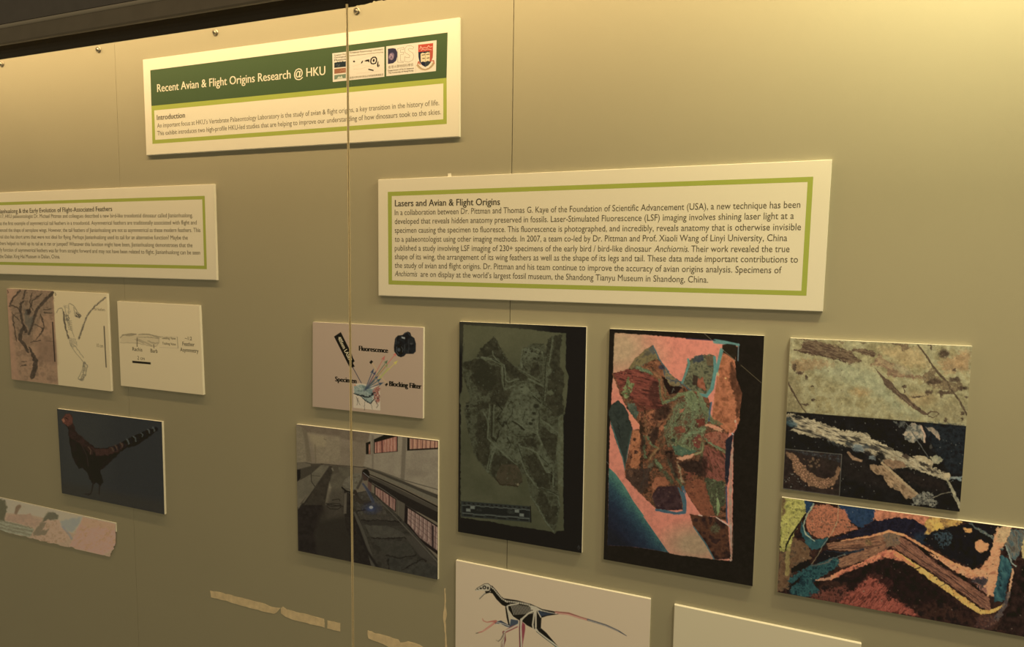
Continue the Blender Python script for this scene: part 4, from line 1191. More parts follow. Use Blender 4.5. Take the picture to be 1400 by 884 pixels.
a.grain(.11, 5, 9)
a.grain(.12, 4.5, 7)
a.grain(.1)
a.build('printed_photo', t)

# ------------------------------------------------------------------ wing bones print, running past the right photo edge
G = crop(1050, 670, 4.0)
z_tl = at([1068.8, 1063.0], [679.5, 809.0], -TH)
XLw, ZTw, ZBw = float(z_tl[0].mean()), None, None
zt_ = at([1068.8, 1399.0], [679.5, 722.4], -TH)[1]
zb_ = at([1063.0, 1399.0], [809.0, 869.8], -TH)[1]
xe_ = at([1399.0], [722.4], -TH)[0]
XRw = XLw + 0.345
rr = (XRw - XLw) / (float(xe_[0]) - XLw)
Zs = np.array([zt_[0], zt_[0] + (zt_[1] - zt_[0]) * rr, zb_[0] + (zb_[1] - zb_[0]) * rr, zb_[0]])
p4 = photo(np.array([XLw, XRw, XRw, XLw]), -TH, Zs)
q = list(zip(*p4))
t, _ = board('wing_print', q)
tag(t, 'long bright print of folded brown wing bones outlined in yellow, cut by the right edge', 'photo print')
a = Art(q, (36, 26, 22), (176, 158, 118))
a.poly(G((40, 20), (1600, 180), (1600, 900), (30, 560)), [(28, 21, 18), (44, 30, 24), (58, 38, 28), (34, 26, 22)], sc=12, seed=5)
a.poly(G((60, 330), (130, 260), (220, 290), (235, 370), (140, 420), (115, 540), (40, 555)), [(84, 60, 40), (104, 76, 50), (70, 56, 40)], rough=2, sc=5)
a.poly(G((70, 30), (205, 50), (205, 130), (150, 220), (115, 330), (65, 335)), [(112, 106, 54), (150, 140, 68), (162, 150, 76), (126, 118, 62)], rough=1.2, sc=4)
a.poly(G((70, 34), (100, 40), (90, 130), (72, 140)), [(88, 62, 44), (110, 96, 52)], a=.9, rough=2, soft=3)
a.poly(G((95, 330), (125, 300), (115, 470), (95, 460)), [(120, 104, 58), (140, 122, 68)], a=.8, rough=1)
a.poly(G((200, 52), (255, 72), (235, 95), (208, 130)), [(32, 56, 96), (38, 66, 104)], rough=.8)
a.poly(G((385, 78), (592, 105), (578, 165), (510, 205), (440, 165)), [(30, 50, 92), (38, 62, 108), (34, 54, 90)], rough=1, sc=5)
a.poly(G((245, 85), (330, 76), (420, 110), (455, 180), (492, 205), (400, 240), (270, 268), (218, 225), (202, 150)), [(92, 62, 44), (140, 84, 58), (166, 98, 66), (112, 74, 52)], rough=1.4, sc=3.2, seed=8, gain=2.8)
a.poly(G((330, 80), (420, 108), (440, 160), (400, 150)), [(176, 102, 70), (150, 88, 60)], a=.7, rough=2, soft=3)
a.poly(G((585, 105), (700, 112), (890, 140), (880, 205), (800, 175), (760, 150), (640, 168), (580, 162)), [(140, 84, 58), (172, 104, 72), (184, 114, 78)], rough=1.4, sc=4)
a.poly(G((880, 140), (1065, 165), (1015, 222), (940, 230), (880, 240), (830, 235)), [(120, 88, 52), (168, 124, 62), (184, 148, 74)], rough=2, sc=4)
a.blob(G((930, 195))[0], 7, 5, (200, 160, 74), a=.8, rough=1.2)
a.poly(G((590, 165), (700, 148), (800, 158), (872, 210), (835, 262), (700, 222), (560, 245), (330, 272), (420, 245), (500, 215)), [(28, 26, 38), (36, 33, 50), (30, 26, 34)], rough=1.2, sc=6)
a.blob(G((835, 265))[0], 10, 7, (38, 60, 92), a=.6, soft=1, rough=1)
a.poly(G((845, 275), (900, 220), (1000, 200), (1110, 180), (1275, 195), (1290, 230), (1225, 310), (1195, 390), (1120, 428), (1000, 372), (900, 315)), [(24, 22, 20), (30, 27, 24), (26, 26, 28)], rough=1.2, sc=6)
a.poly(G((900, 235), (1000, 220), (1010, 290), (940, 320)), [(40, 60, 78), (64, 84, 96), (34, 40, 50)], a=.8, rough=2, sc=3, thin=.42)
a.poly(G((1070, 205), (1115, 212), (1110, 232), (1078, 228)), (196, 138, 74), rough=.8)
a.poly(G((1135, 280), (1165, 268), (1210, 295), (1200, 330), (1160, 340), (1130, 312)), [(176, 118, 74), (200, 142, 90)], rough=1)
a.line(G((1100, 178), (1160, 220), (1230, 260), (1280, 320)), [2, 3, 4, 4], [(92, 92, 72), (60, 72, 72), (130, 122, 96)], rough=1, sc=2)
# pale right ground
a.poly(G((1250, 200), (1335, 205), (1300, 290), (1270, 330), (1262, 430), (1240, 580), (1200, 575), (1120, 490), (1000, 430), (880, 345), (1000, 385), (1110, 430), (1160, 430), (1215, 350), (1235, 270)), [(164, 104, 70), (190, 130, 86), (200, 146, 98), (178, 118, 78)], rough=1.4, sc=4, ang=-20, st=2)
a.poly(G((1255, 200), (1335, 205), (1300, 290), (1250, 280)), [(168, 138, 94), (186, 156, 106)], a=.8, rough=2, soft=5)
a.poly(G((1100, 480), (1190, 470), (1200, 570), (1160, 540)), [(44, 46, 48), (150, 96, 76), (90, 66, 52)], rough=1.6, sc=3, thin=.4)
a.poly(G((1100, 490), (1200, 480), (1180, 530)), (40, 40, 42), a=.8, rough=2, soft=2)
# bones
BR = [(84, 56, 40), (116, 78, 54), (138, 96, 66), (98, 66, 48)]
a.poly(G((318, 292), (420, 275), (520, 262), (640, 228), (720, 235), (690, 300), (640, 312), (520, 335), (420, 330), (330, 322)), BR, rough=.8, sc=2.6, ang=-10, st=5)
a.poly(G((365, 385), (440, 350), (520, 322), (660, 308), (640, 335), (560, 370), (480, 400), (400, 425)), BR, rough=.8, sc=2.6, ang=-20, st=5, seed=4)
a.poly(G((685, 240), (735, 255), (800, 300), (880, 365), (1000, 448), (1100, 510), (1210, 590), (1220, 662), (1165, 640), (1100, 590), (1000, 518), (860, 422), (760, 360), (680, 312)), [(72, 48, 38), (112, 72, 52), (134, 88, 62), (92, 60, 46), (122, 80, 58)], rough=.7, sc=2.2, ang=36, st=8, seed=6, gain=2.8)
a.poly(G((620, 230), (720, 230), (720, 300), (650, 310)), [(92, 80, 60), (120, 92, 64), (80, 76, 66)], rough=1.5, sc=3, a=.8)
a.line(G((720, 300), (860, 395), (1000, 480), (1150, 600)), 1.3, (60, 42, 34), a=.8, rough=.5)
a.line(G((760, 300), (900, 400), (1080, 530)), 1, (150, 100, 72), a=.6, rough=.5)
a.line(G((340, 300), (520, 290), (640, 262)), 1.2, (150, 98, 66), a=.8, rough=.5)
a.line(G((350, 318), (500, 318), (620, 300)), 1.2, (66, 46, 36), a=.8, rough=.5)
a.line(G((320, 335), (420, 345), (520, 325)), 3, (34, 44, 60), a=.85, rough=.8)
a.blob(G((550, 285))[0], 5, 4, [(74, 60, 42), (140, 104, 62)], a=.9, ang=40, rough=.8, sc=1.6)
a.line(G((400, 275), (560, 252), (665, 222), (745, 245), (850, 308), (1000, 392), (1150, 470)), [1.5, 2.5, 3.4, 3, 3.4, 3.6, 2], [(176, 110, 72), (200, 144, 88)], rough=.6, sc=3)
a.poly(G((325, 480), (400, 438), (520, 390), (640, 328), (690, 325), (745, 390), (690, 378), (640, 372), (520, 412), (420, 452), (340, 492)), [(158, 84, 62), (184, 106, 74), (196, 130, 86)], rough=1, sc=3, ang=-25, st=2)
a.line(G((255, 492), (300, 488), (340, 480)), [2, 4, 3], (158, 110, 80), rough=.8)
a.line(G((700, 345), (760, 385), (830, 432), (960, 522), (1100, 622), (1170, 668), (1235, 660), (1290, 625)), [6, 6, 7, 7.5, 8, 7, 4, 3], [(176, 128, 64), (196, 154, 78), (204, 166, 88)], rough=.7, sc=4)
a.line(G((690, 335), (740, 375), (800, 415)), [5, 5, 2], (188, 110, 74), a=.85, rough=.8)
a.line(G((805, 432), (830, 422)), 1.6, (56, 40, 30), rough=.4)
a.line(G((932, 528), (968, 512)), .9, (56, 40, 30), rough=.4)
a.specks(G((900, 450), (1180, 640), (1170, 665), (880, 460)), 24, .7, (70, 52, 38), .9, 5)
# blue tendon on the right
a.poly(G((1272, 350), (1318, 380), (1338, 420), (1310, 500), (1295, 600), (1240, 610), (1236, 560), (1258, 470)), [(30, 62, 78), (40, 86, 98), (52, 104, 108)], rough=.9, sc=4, ang=70, st=2)
a.poly(G((1330, 212), (1420, 215), (1400, 280), (1375, 340), (1355, 385), (1312, 360), (1302, 290)), [(78, 70, 58), (104, 94, 74), (64, 88, 92), (90, 76, 60)], rough=1, sc=3, ang=70, st=3)
a.line(G((1300, 300), (1330, 390), (1360, 420)), 2, (124, 130, 112), rough=.8)
a.poly(G((1400, 230), (1600, 260), (1600, 420), (1390, 370), (1385, 310)), [(160, 134, 84), (184, 160, 102)], rough=1.5, sc=5)
a.poly(G((1345, 430), (1380, 400), (1600, 420), (1600, 860), (1250, 760), (1290, 680), (1330, 600)), [(28, 22, 18), (40, 29, 23), (52, 36, 28)], rough=1.5, sc=7)
a.line(G((1340, 430), (1325, 520), (1310, 600)), [3.5, 3, 2], [(170, 124, 86), (190, 140, 96)], rough=.9)
a.line(G((1320, 560), (1290, 640), (1250, 700)), [4, 6, 8], [(70, 64, 62), (98, 80, 66)], a=.8, rough=1.2)
a.poly(G((1140, 690), (1230, 680), (1260, 720), (1200, 770), (1130, 740)), [(92, 58, 44), (66, 46, 40), (110, 74, 54)], a=.8, rough=2.5, soft=4, sc=4)
# teal lower left, lines
a.poly(G((108, 495), (160, 450), (232, 410), (300, 385), (372, 360), (392, 400), (300, 468), (245, 500), (290, 560), (200, 590), (118, 560), (140, 520)), [(24, 48, 58), (32, 74, 80), (40, 92, 94), (28, 58, 68)], rough=1.4, sc=4)
a.poly(G((185, 170), (205, 220), (250, 270), (330, 262), (300, 312), (240, 325), (215, 300), (178, 230)), [(34, 74, 86), (40, 92, 100)], rough=1, sc=4)
a.line(G((250, 75), (215, 130), (192, 190), (205, 240), (255, 278)), [2.4, 1.4, 1.6, 2, 1.6], [(150, 148, 110), (110, 124, 104)], rough=.6)
a.line(G((240, 410), (310, 400), (370, 365), (420, 350)), 2, [(100, 84, 62), (60, 76, 76)], rough=.8)
a.poly(G((125, 430), (200, 385), (235, 400), (170, 440), (125, 452)), (20, 22, 24), rough=1)
a.poly(G((110, 525), (185, 468), (170, 500), (125, 530)), (22, 24, 24), rough=.8)
a.poly(G((250, 400), (300, 330), (420, 345), (360, 365), (300, 390)), (26, 25, 28), rough=1)
a.line(G((205, 128), (165, 190), (125, 250), (100, 300), (95, 332)), [1.4, 1.6, 2.4, 1.8, 1.2], (26, 24, 20), rough=.5)
a.line(G((386, 76), (382, 160), (355, 225), (300, 300), (275, 350), (240, 402)), .9, (160, 140, 96), a=.7, rough=.5)
# red lower part
a.poly(G((235, 570), (330, 540), (430, 520), (440, 600), (400, 622), (235, 592)), [(70, 40, 30), (104, 58, 44), (48, 32, 26)], rough=2.5, sc=3, soft=2)
a.poly(G((390, 620), (440, 560), (560, 450), (640, 470), (690, 500), (640, 560), (720, 610), (800, 660), (830, 695), (620, 660)), [(86, 44, 34), (124, 62, 46), (148, 76, 58), (104, 52, 40)], rough=2.5, sc=2.6, ang=-50, st=3, soft=3)
a.poly(G((640, 570), (700, 500), (690, 560), (660, 610)), (40, 27, 22), a=.8, rough=2, soft=3)
a.poly(G((420, 450), (640, 372), (740, 390), (900, 510), (1050, 620), (1120, 680), (900, 600), (760, 640), (700, 560), (560, 470), (450, 560)), [(26, 20, 18), (38, 27, 22)], a=.75, rough=3, soft=4, sc=6)
w_all = G((70, 50), (1400, 220), (1400, 850), (60, 550))
a.specks(w_all, 140, .6, (150, 124, 92), .5, 11)
a.specks(w_all, 220, .8, (30, 24, 22), .5, 12)
a.grain(.12, 4.5, 7)
a.grain(.1)
a.build('printed_photo', t)
# ------------------------------------------------------------------ photo of a person scanning fossils in a long hall
q = [(404.9, 579.6), (599.0, 602.2), (598.4, 792.0), (407.5, 752.6)]
t, _ = board('hall_photo', q)
tag(t, 'photo print of a person bending over fossils in a long grey hall with windows', 'photo print')
a = Art(q, (92, 80, 60), (158, 141, 104), step=0.6)
H = crop(395, 570, 3.842)
K = crop(480, 585, 7.688)
F = crop(400, 670, 6.8)
N = crop(400, 575, 7.69)
a.poly(N((30, 20), (860, 130), (860, 500), (500, 480), (330, 450), (40, 430)), [(100, 86, 64), (108, 93, 70)], soft=2, sc=14)
a.poly(N((30, 20), (460, 75), (860, 130), (860, 260), (520, 185), (300, 140), (150, 120), (100, 70)), [(88, 74, 55), (96, 82, 61)], soft=3, sc=10)
a.poly(N((160, 130), (500, 165), (500, 440), (320, 450), (250, 430)), [(106, 92, 67), (114, 99, 73)], soft=4)
a.poly(N((162, 132), (340, 160), (360, 270), (240, 270), (190, 200)), (120, 104, 74), a=.9, soft=4)
a.poly(N((40, 50), (95, 70), (130, 200), (150, 430), (40, 435)), [(100, 88, 64), (110, 96, 70)], soft=2)
a.poly(N((95, 75), (150, 110), (175, 260), (200, 430), (150, 430), (125, 200)), (92, 80, 58), soft=2)
a.line(N((235, 250), (245, 440)), 1.4, (88, 76, 54), a=.6)
a.line(N((330, 190), (350, 200)), 1, (90, 78, 56), a=.8)
# right wall
a.poly(K((200, 40), (240, 60), (920, 130), (920, 700), (230, 430), (130, 400)), [(110, 97, 75), (118, 105, 81)], sc=14, soft=2)
a.poly(K((540, 90), (585, 95), (560, 560), (520, 540)), (92, 81, 62), soft=1.6)
a.poly(K((215, 70), (240, 75), (235, 430), (220, 430)), (98, 86, 66), soft=1.6)
a.blob(K((690, 470))[0], 14, 5, (100, 88, 68), a=.6, soft=1.2)
for (quad, pane) in ((((155, 155), (203, 138), (206, 272), (157, 275)), ((185, 170), (203, 165), (203, 270), (185, 272))),
                     (((240, 118), (350, 70), (490, 85), (490, 245), (240, 268)), ((250, 150), (330, 128), (478, 86), (478, 240), (250, 262))),
                     (((590, 100), (915, 135), (915, 220), (588, 237)), ((616, 108), (912, 140), (912, 203), (616, 220)))):
    a.poly(K(*quad), (26, 20, 16), soft=.8)
    a.poly(K(*pane), [(112, 70, 52), (142, 98, 72)], sc=1.2, ang=90, st=6, soft=.8)
for k, x in enumerate(range(256, 478, 17)):
    y0, y1 = 150 - (x - 250) * .27, 262 - (x - 250) * .09
    a.line(K((x, y0 + 6), (x, y1 - 3)), .9, [(164, 122, 100), (140, 88, 72)][k % 2], a=.85)
for k, x in enumerate((268, 322, 326, 330)):
    a.line(K((x, 145 - (x - 250) * .2), (x, 255)), .8, (60, 30, 26), a=.8)
for k, x in enumerate(range(622, 910, 16)):
    a.line(K((x, 112 + (x - 616) * .1), (x, 218 - (x - 616) * .05)), 1.0, [(172, 136, 104), (150, 108, 82), (162, 124, 96)][k % 3], a=.85)
for x in (650, 700, 752, 790, 835, 880):
    a.line(K((x, 115 + (x - 616) * .1), (x - 3, 216)), .9, (62, 36, 30), a=.8)
# ledge, rails
a.line(K((170, 425), (300, 470), (520, 560), (700, 640), (915, 722)), [2, 3, 4, 4.5, 5], (56, 50, 38))
a.line(K((130, 405), (300, 452), (550, 545), (915, 645)), 1.2, (74, 66, 50))
a.line(K((200, 460), (330, 520), (540, 600), (915, 775)), [2, 3.5, 4.5, 6], (88, 80, 61))
a.line(K((190, 485), (330, 545), (560, 650), (915, 830)), [1, 1.4, 1.6, 2], (30, 26, 20))
a.poly(K((190, 500), (330, 555), (560, 665), (915, 840), (930, 890), (560, 870), (480, 745), (330, 650), (180, 560)), (60, 53, 41), soft=1)
a.poly(K((180, 520), (330, 590), (480, 670), (600, 730), (915, 884)) + F((1350, 300), (1000, 110), (800, 0)) + K((470, 745), (330, 655), (180, 565)), (36, 31, 24))
a.line(K((220, 575), (330, 640), (480, 745)), .8, (84, 76, 60))
# lower windows
a.poly(K((175, 555), (215, 580), (215, 670), (175, 640)), (78, 58, 46))
a.poly(K((246, 605), (330, 650), (475, 745), (470, 884), (330, 790), (246, 705)), (36, 28, 23))
a.poly(K((258, 620), (330, 660), (465, 750), (460, 870), (330, 770), (258, 695)), [(92, 64, 52), (128, 96, 78)], sc=1.2, ang=90, st=6)
for k, x in enumerate(range(262, 464, 15)):
    u_ = (x - 258) / 207
    a.line(K((x, 622 + u_ * 128), (x, 700 + u_ * 165)), .9, [(150, 116, 94), (120, 84, 68)][k % 2], a=.85)
for x in (330, 400, 405, 440):
    u_ = (x - 258) / 207
    a.line(K((x, 622 + u_ * 128), (x, 700 + u_ * 165)), .8, (50, 34, 28), a=.8)
a.poly(F((965, 80), (1045, 125), (1035, 290), (960, 280)), (72, 64, 49))
a.line(F((985, 100), (985, 280)), 1.2, (84, 76, 58), a=.7)
a.poly(F((1045, 135), (1352, 330), (1352, 600), (1180, 470), (1035, 330)), (32, 26, 21))
a.poly(F((1072, 165), (1352, 345), (1352, 565), (1180, 440), (1068, 300)), [(82, 62, 52), (120, 96, 80)], sc=1.4, ang=85, st=5)
for k in range(22):
    x = 1078 + k * 12.6
    y0 = 170 + (x - 1072) * .63
    y1 = 300 + (x - 1068) * .9
    a.line(F((x, y0), (x - 4, y1)), 1.0, [(156, 128, 106), (134, 104, 86), (90, 66, 54)][k % 3], a=.85)
for k in range(1, 4):
    a.line(F((1072, 165 + k * 34), (1352, 345 + k * 55)), .5, (60, 46, 38), a=.7)
a.poly(F((1296, 320), (1312, 330), (1312, 535), (1296, 525)), (40, 30, 26))
# fossil bench on the right
a.poly(F((545, 60), (580, 200), (700, 450), (790, 730), (550, 690)), [(34, 29, 23), (40, 35, 27)], soft=1.6)
bench = F((560, 60), (600, 20), (700, 0), (760, 30), (870, 130), (1000, 250), (1352, 640), (1352, 840), (1200, 800), (900, 740), (740, 710), (660, 470), (580, 230))
a.poly(bench, [(44, 40, 31), (54, 49, 38), (48, 43, 34)], sc=7)
a.poly(F((600, 30), (690, 10), (830, 130), (900, 240), (960, 280), (640, 280), (590, 180)), [(62, 55, 43), (52, 47, 37), (66, 60, 47)], rough=1, sc=5)
a.poly(F((670, 320), (900, 335), (1020, 390), (1060, 442), (730, 438)), [(58, 53, 42), (64, 59, 46)], rough=.6)
a.poly(F((650, 280), (1000, 285), (1030, 330), (680, 320)), (46, 41, 32), rough=.6)
a.poly(F((740, 450), (1080, 480), (1140, 600), (1050, 630), (870, 600)), [(48, 45, 35), (56, 51, 40)], rough=1)
a.poly(F((880, 620), (1200, 660), (1340, 700), (1352, 830), (1100, 780), (900, 735)), [(46, 43, 34), (56, 52, 41)], rough=1, sc=5)
for pts in (F((730, 440), (900, 445), (1060, 442)), F((870, 605), (1000, 630), (1150, 600)), F((640, 280), (800, 275), (1000, 290)), F((890, 640), (890, 740)), F((1020, 740), (1110, 690), (1200, 640), (1330, 660)), F((600, 190), (760, 170))):
    a.line(pts, 1.6, (32, 28, 22), rough=1, a=.85)
a.blob(F((1250, 640))[0], 6, 3, (32, 28, 22), rough=1, a=.8)
a.line(F((575, 205), (650, 380), (720, 590), (755, 715)), [3, 4.2, 5, 6], (66, 60, 47))
a.line(F((600, 330), (690, 560), (800, 730)), 3.5, (34, 30, 24), soft=2)
a.line(F((770, 60), (950, 240), (1130, 430), (1352, 670)), [1, 1.2, 1.6, 2.2], (72, 65, 51))
a.poly(F((1030, 410), (1120, 430), (1352, 690), (1352, 720), (1180, 610)), (60, 54, 43), soft=2, a=.8)
# floor, left benches
a.poly(H((45, 478), (212, 255), (272, 258), (335, 268), (340, 768), (200, 735), (48, 702)), [(44, 38, 29), (50, 44, 33)], soft=1.6, sc=12)
a.poly(F((40, 180), (200, 0), (310, 0), (280, 150), (200, 420), (240, 605), (50, 560)), [(34, 29, 23), (40, 34, 27)], soft=6)
a.poly(F((230, 300), (480, 240), (555, 430), (555, 665), (240, 600)), (42, 37, 28), soft=8, a=.8)
a.poly(N((480, 480), (640, 490), (640, 640), (530, 700), (545, 884), (340, 884), (380, 700), (410, 560), (470, 520)), [(70, 62, 46), (78, 70, 52)], soft=2.5, sc=8)
a.poly(N((385, 640), (405, 700), (395, 840), (345, 870), (365, 760)), (116, 104, 78), a=.8, soft=3)
a.poly(F((290, 120), (330, 0), (480, 0), (480, 240), (330, 260)), [(66, 58, 44), (58, 51, 39)], a=.75, soft=8)
a.line(F((310, 110), (330, 0)), 4, (96, 85, 63), a=.5, soft=4)
a.poly(N((40, 440), (140, 435), (210, 450), (330, 450), (200, 560), (45, 640)), (62, 54, 40), soft=1)
a.poly(N((45, 440), (130, 440), (190, 455), (190, 475), (45, 510)), (86, 76, 57), soft=1)
a.poly(N((48, 515), (85, 510), (85, 600), (48, 640)), (30, 26, 20))
a.poly(N((85, 510), (200, 480), (320, 465), (190, 560), (85, 620)), (58, 51, 38), soft=1)
a.poly(N((45, 650), (190, 560), (300, 465), (390, 470), (240, 690), (120, 860), (50, 884)) + F((150, 20), (52, 175)), [(80, 72, 54), (90, 81, 60)], soft=1.2, sc=12)
a.line(N((195, 555), (200, 640), (235, 690)), 1.1, (48, 42, 32))
a.line(N((200, 575), (290, 582)), .8, (60, 53, 40))
a.line(N((330, 470), (390, 470), (240, 690)), 1.0, (66, 58, 44))
a.poly(N((395, 475), (470, 480), (440, 540), (400, 560), (370, 700), (340, 884), (120, 884), (240, 690)), [(46, 40, 30), (54, 47, 35)], soft=1.4)
a.poly(N((415, 470), (475, 470), (490, 540), (420, 560)), (66, 58, 43), soft=1)
a.line(N((300, 452), (500, 470), (760, 490)), 1.1, (56, 48, 36))
a.line(N((415, 500), (425, 520)), 2, (100, 90, 68), a=.8)
for pts in (F((320, 135), (370, 120), (440, 125), (450, 140), (380, 150), (330, 140)), F((320, 150), (350, 172), (420, 175), (450, 155)), F((370, 90), (430, 80), (440, 95)), F((310, 120), (400, 140), (470, 150))):
    a.line(pts, .9, (30, 26, 20), a=.9)
# person
a.poly(N((540, 860), (520, 700), (620, 660), (640, 884)), [(60, 53, 40), (72, 64, 49)])
a.poly(F((480, 0), (550, 0), (556, 430), (515, 415), (490, 310), (475, 130)), [(36, 31, 24), (44, 38, 29)], soft=.8)
a.poly(F((480, 30), (505, 20), (500, 215), (474, 218)), (78, 69, 53), soft=1)
a.poly(N((520, 690), (545, 620), (590, 585), (660, 550), (720, 545), (740, 580), (725, 650), (690, 720), (650, 740), (600, 760), (560, 740)), [(82, 74, 57), (94, 85, 65), (74, 66, 50)], sc=4, rough=.4)
a.line(N((520, 700), (560, 735), (640, 760)), 2, (30, 26, 20))
a.blob(N((770, 555))[0], 5, 6.6, (30, 23, 18), ang=-15, soft=.25)
a.poly(N((730, 560), (750, 560), (790, 600), (790, 625), (750, 630), (725, 600)), (58, 44, 34))
a.line(N((745, 545), (800, 590)), 1.1, (110, 104, 92), a=.8)
a.poly(N((690, 720), (745, 610), (735, 570), (705, 640), (670, 705)), (60, 53, 41), soft=1)
a.line(N((655, 740), (690, 820), (760, 870), (820, 850)), [4.5, 4, 4, 3], (46, 39, 30))
a.line(F((575, 60), (630, 110), (700, 100)), [4.5, 5, 3], (50, 43, 33))
a.line(K((125, 585), (180, 660), (230, 770)), [2.4, 3.6, 4.2], (50, 52, 72), a=.9, soft=1.4)
a.line(K((130, 600), (215, 760)), 1, (78, 78, 92), a=.6)
a.blob(K((215, 840))[0], 8.5, 5.5, (42, 46, 84), a=.8, soft=1.5, rough=1)
a.blob(K((205, 850))[0], 5, 3, (56, 64, 116), a=.7, soft=1.2)
a.blob(K((210, 832))[0], 2.3, 1.7, (216, 210, 206), soft=.8)
a.grain(.06)
a.build('printed_photo', t)

# ------------------------------------------------------------------ laser diagram
q = [(427.6, 439.9), (578.8, 447.4), (578.1, 571.9), (427.4, 555.4)]
t, _ = board('laser_diagram', q)
tag(t, 'beige diagram card with a black laser, coloured arrows and a camera', 'diagram card')
a = Art(q, (149, 123, 93), (171, 152, 112), step=0.5)
M = crop(440, 440, 7.073)
a.poly(M((118, 140), (183, 97), (285, 300), (300, 345), (318, 378), (300, 395), (318, 430), (295, 440), (262, 425)), (26, 23, 19), soft=.6)
a.line(M((300, 440), (412, 645)), .9, (58, 52, 58))
sp = M((305, 600), (370, 590), (560, 625), (566, 855), (305, 828))
a.poly(sp, [(168, 148, 116), (182, 160, 126)], soft=.6, sc=5)
a.poly(M((310, 620), (400, 600), (480, 650), (500, 700), (490, 770), (430, 780), (380, 720), (310, 690)), [(92, 104, 92), (128, 134, 112), (108, 118, 102), (150, 146, 118)], rough=1, sc=3)
a.poly(M((420, 660), (520, 640), (510, 720), (470, 700)), (84, 104, 100), a=.7, soft=2)
a.line(M((308, 690), (400, 715), (450, 725), (500, 690), (530, 650)), [1.2, 1.6, 1.2, 2, 1.5], (34, 34, 32), rough=.7, sc=2)
a.line(M((380, 715), (420, 760), (470, 785), (510, 740)), [1, 1.5, 2, 1.6], (48, 52, 48), rough=.7, sc=2)
a.poly(M((500, 640), (555, 625), (562, 760), (530, 800), (505, 740)), [(112, 66, 52), (150, 96, 74), (84, 52, 44)], rough=1.3, sc=2.4, thin=.36)
for pts in (M((415, 770), (412, 850)), M((350, 740), (340, 800)), M((470, 785), (490, 840)), M((330, 720), (370, 800)), M((510, 760), (545, 800), (530, 830))):
    a.line(pts, .7, (72, 66, 56), rough=.5, a=.8)
a.blob(M((320, 610))[0], 1.6, 1, (170, 104, 66), a=.8)
def arrow(p0, p1, w, col, hl=3.6, hw=2.2):
    (x0, y0), (x1, y1) = M(p0, p1)
    L_ = math.hypot(x1 - x0, y1 - y0)
    ux, uy = (x1 - x0) / L_, (y1 - y0) / L_
    a.line([(x0, y0), (x1 - ux * hl * .7, y1 - uy * hl * .7)], w, col, a=.9)
    a.poly([(x1, y1), (x1 - ux * hl - uy * hw, y1 - uy * hl + ux * hw), (x1 - ux * hl * .75, y1 - uy * hl * .75), (x1 - ux * hl + uy * hw, y1 - uy * hl - ux * hw)], col, a=.95, soft=.6)
a.line(M((485, 395), (540, 480), (600, 560), (630, 590)), .7, (178, 142, 84), a=.8)
arrow((550, 550), (735, 372), .9, (170, 152, 66), 6.5, 2.4)
a.line(M((560, 545), (640, 450)), 2.2, (138, 134, 70), a=.8)
arrow((440, 640), (612, 322), .9, (156, 84, 66), 7.5, 2.5)
arrow((430, 650), (724, 296), .9, (168, 82, 66), 5.4, 2.3)
arrow((430, 650), (636, 368), .9, (70, 92, 58), 5.6, 2.5)
arrow((460, 620), (640, 405), .9, (112, 116, 62), 5, 2)
arrow((420, 650), (502, 448), 1.1, (52, 62, 84), 7.5, 2.4)
arrow((425, 650), (524, 474), 1.0, (54, 62, 86), 6, 2)
arrow((425, 650), (575, 545), 1.1, (52, 74, 84), 7, 2.4)
arrow((425, 650), (598, 584), 1.1, (50, 64, 88), 7.5, 2.4)
arrow((420, 655), (545, 520), 1.0, (52, 66, 90), 5, 2)
a.line(M((410, 660), (500, 570)), 2.6, (60, 66, 82), a=.6, soft=2)
a.poly(M((478, 368), (496, 382), (476, 408), (459, 390)), (20, 18, 15), soft=.6)
a.poly(M((628, 588), (640, 600), (622, 622), (610, 606)), (20, 18, 15), soft=.6)
# camera
a.poly(M((708, 160), (735, 130), (780, 125), (800, 105), (830, 92), (855, 102), (866, 135), (895, 155), (910, 210), (908, 285), (885, 308), (815, 308), (795, 330), (765, 340), (735, 330), (700, 285), (697, 240)), [(26, 25, 22), (38, 37, 33)], soft=.7, sc=4)
a.blob(M((752, 270))[0], 5, 7, (20, 20, 19), ang=-20)
a.line(M((725, 240), (722, 285), (740, 312)), 1, (74, 74, 70), a=.8)
a.blob(M((745, 268))[0], 2, 2.6, (70, 72, 74), a=.8, soft=.8)
a.line(M((770, 240), (785, 265), (780, 290)), .8, (84, 84, 80), a=.7)
a.poly(M((770, 140), (805, 148), (803, 165), (772, 157)), (120, 118, 110), soft=.6)
a.line(M((800, 110), (830, 100), (858, 135)), .8, (60, 58, 54), a=.8)
a.line(M((835, 170), (842, 230), (836, 300)), .7, (52, 50, 46), a=.8)
a.line(M((720, 150), (715, 210)), 1.5, (50, 49, 45), a=.8)
a.blob(M((865, 210))[0], 2, 1.2, (60, 58, 52), a=.8)
a.blob(M((800, 250))[0], 1.2, 5, (46, 46, 44), a=.8)
a.build('printed_sheet', t)
lettering('caption_lettering', [('Fluorescence', M((357, 276))[0], M((634, 298))[0], .0088, .075)], INKBLACK, t)
lettering('caption_lettering', [('Specimen', M((127, 572))[0], M((330, 592))[0], .0088, .075)], INKBLACK, t)
lettering('caption_lettering', [('Blocking Filter', M((650, 618))[0], M((958, 645))[0], .0088, .075)], INKBLACK, t)
lettering('laser_lettering', [('405nm LASER', M((152, 152))[0], M((268, 384))[0], .0072, .03)], CREAM, t)

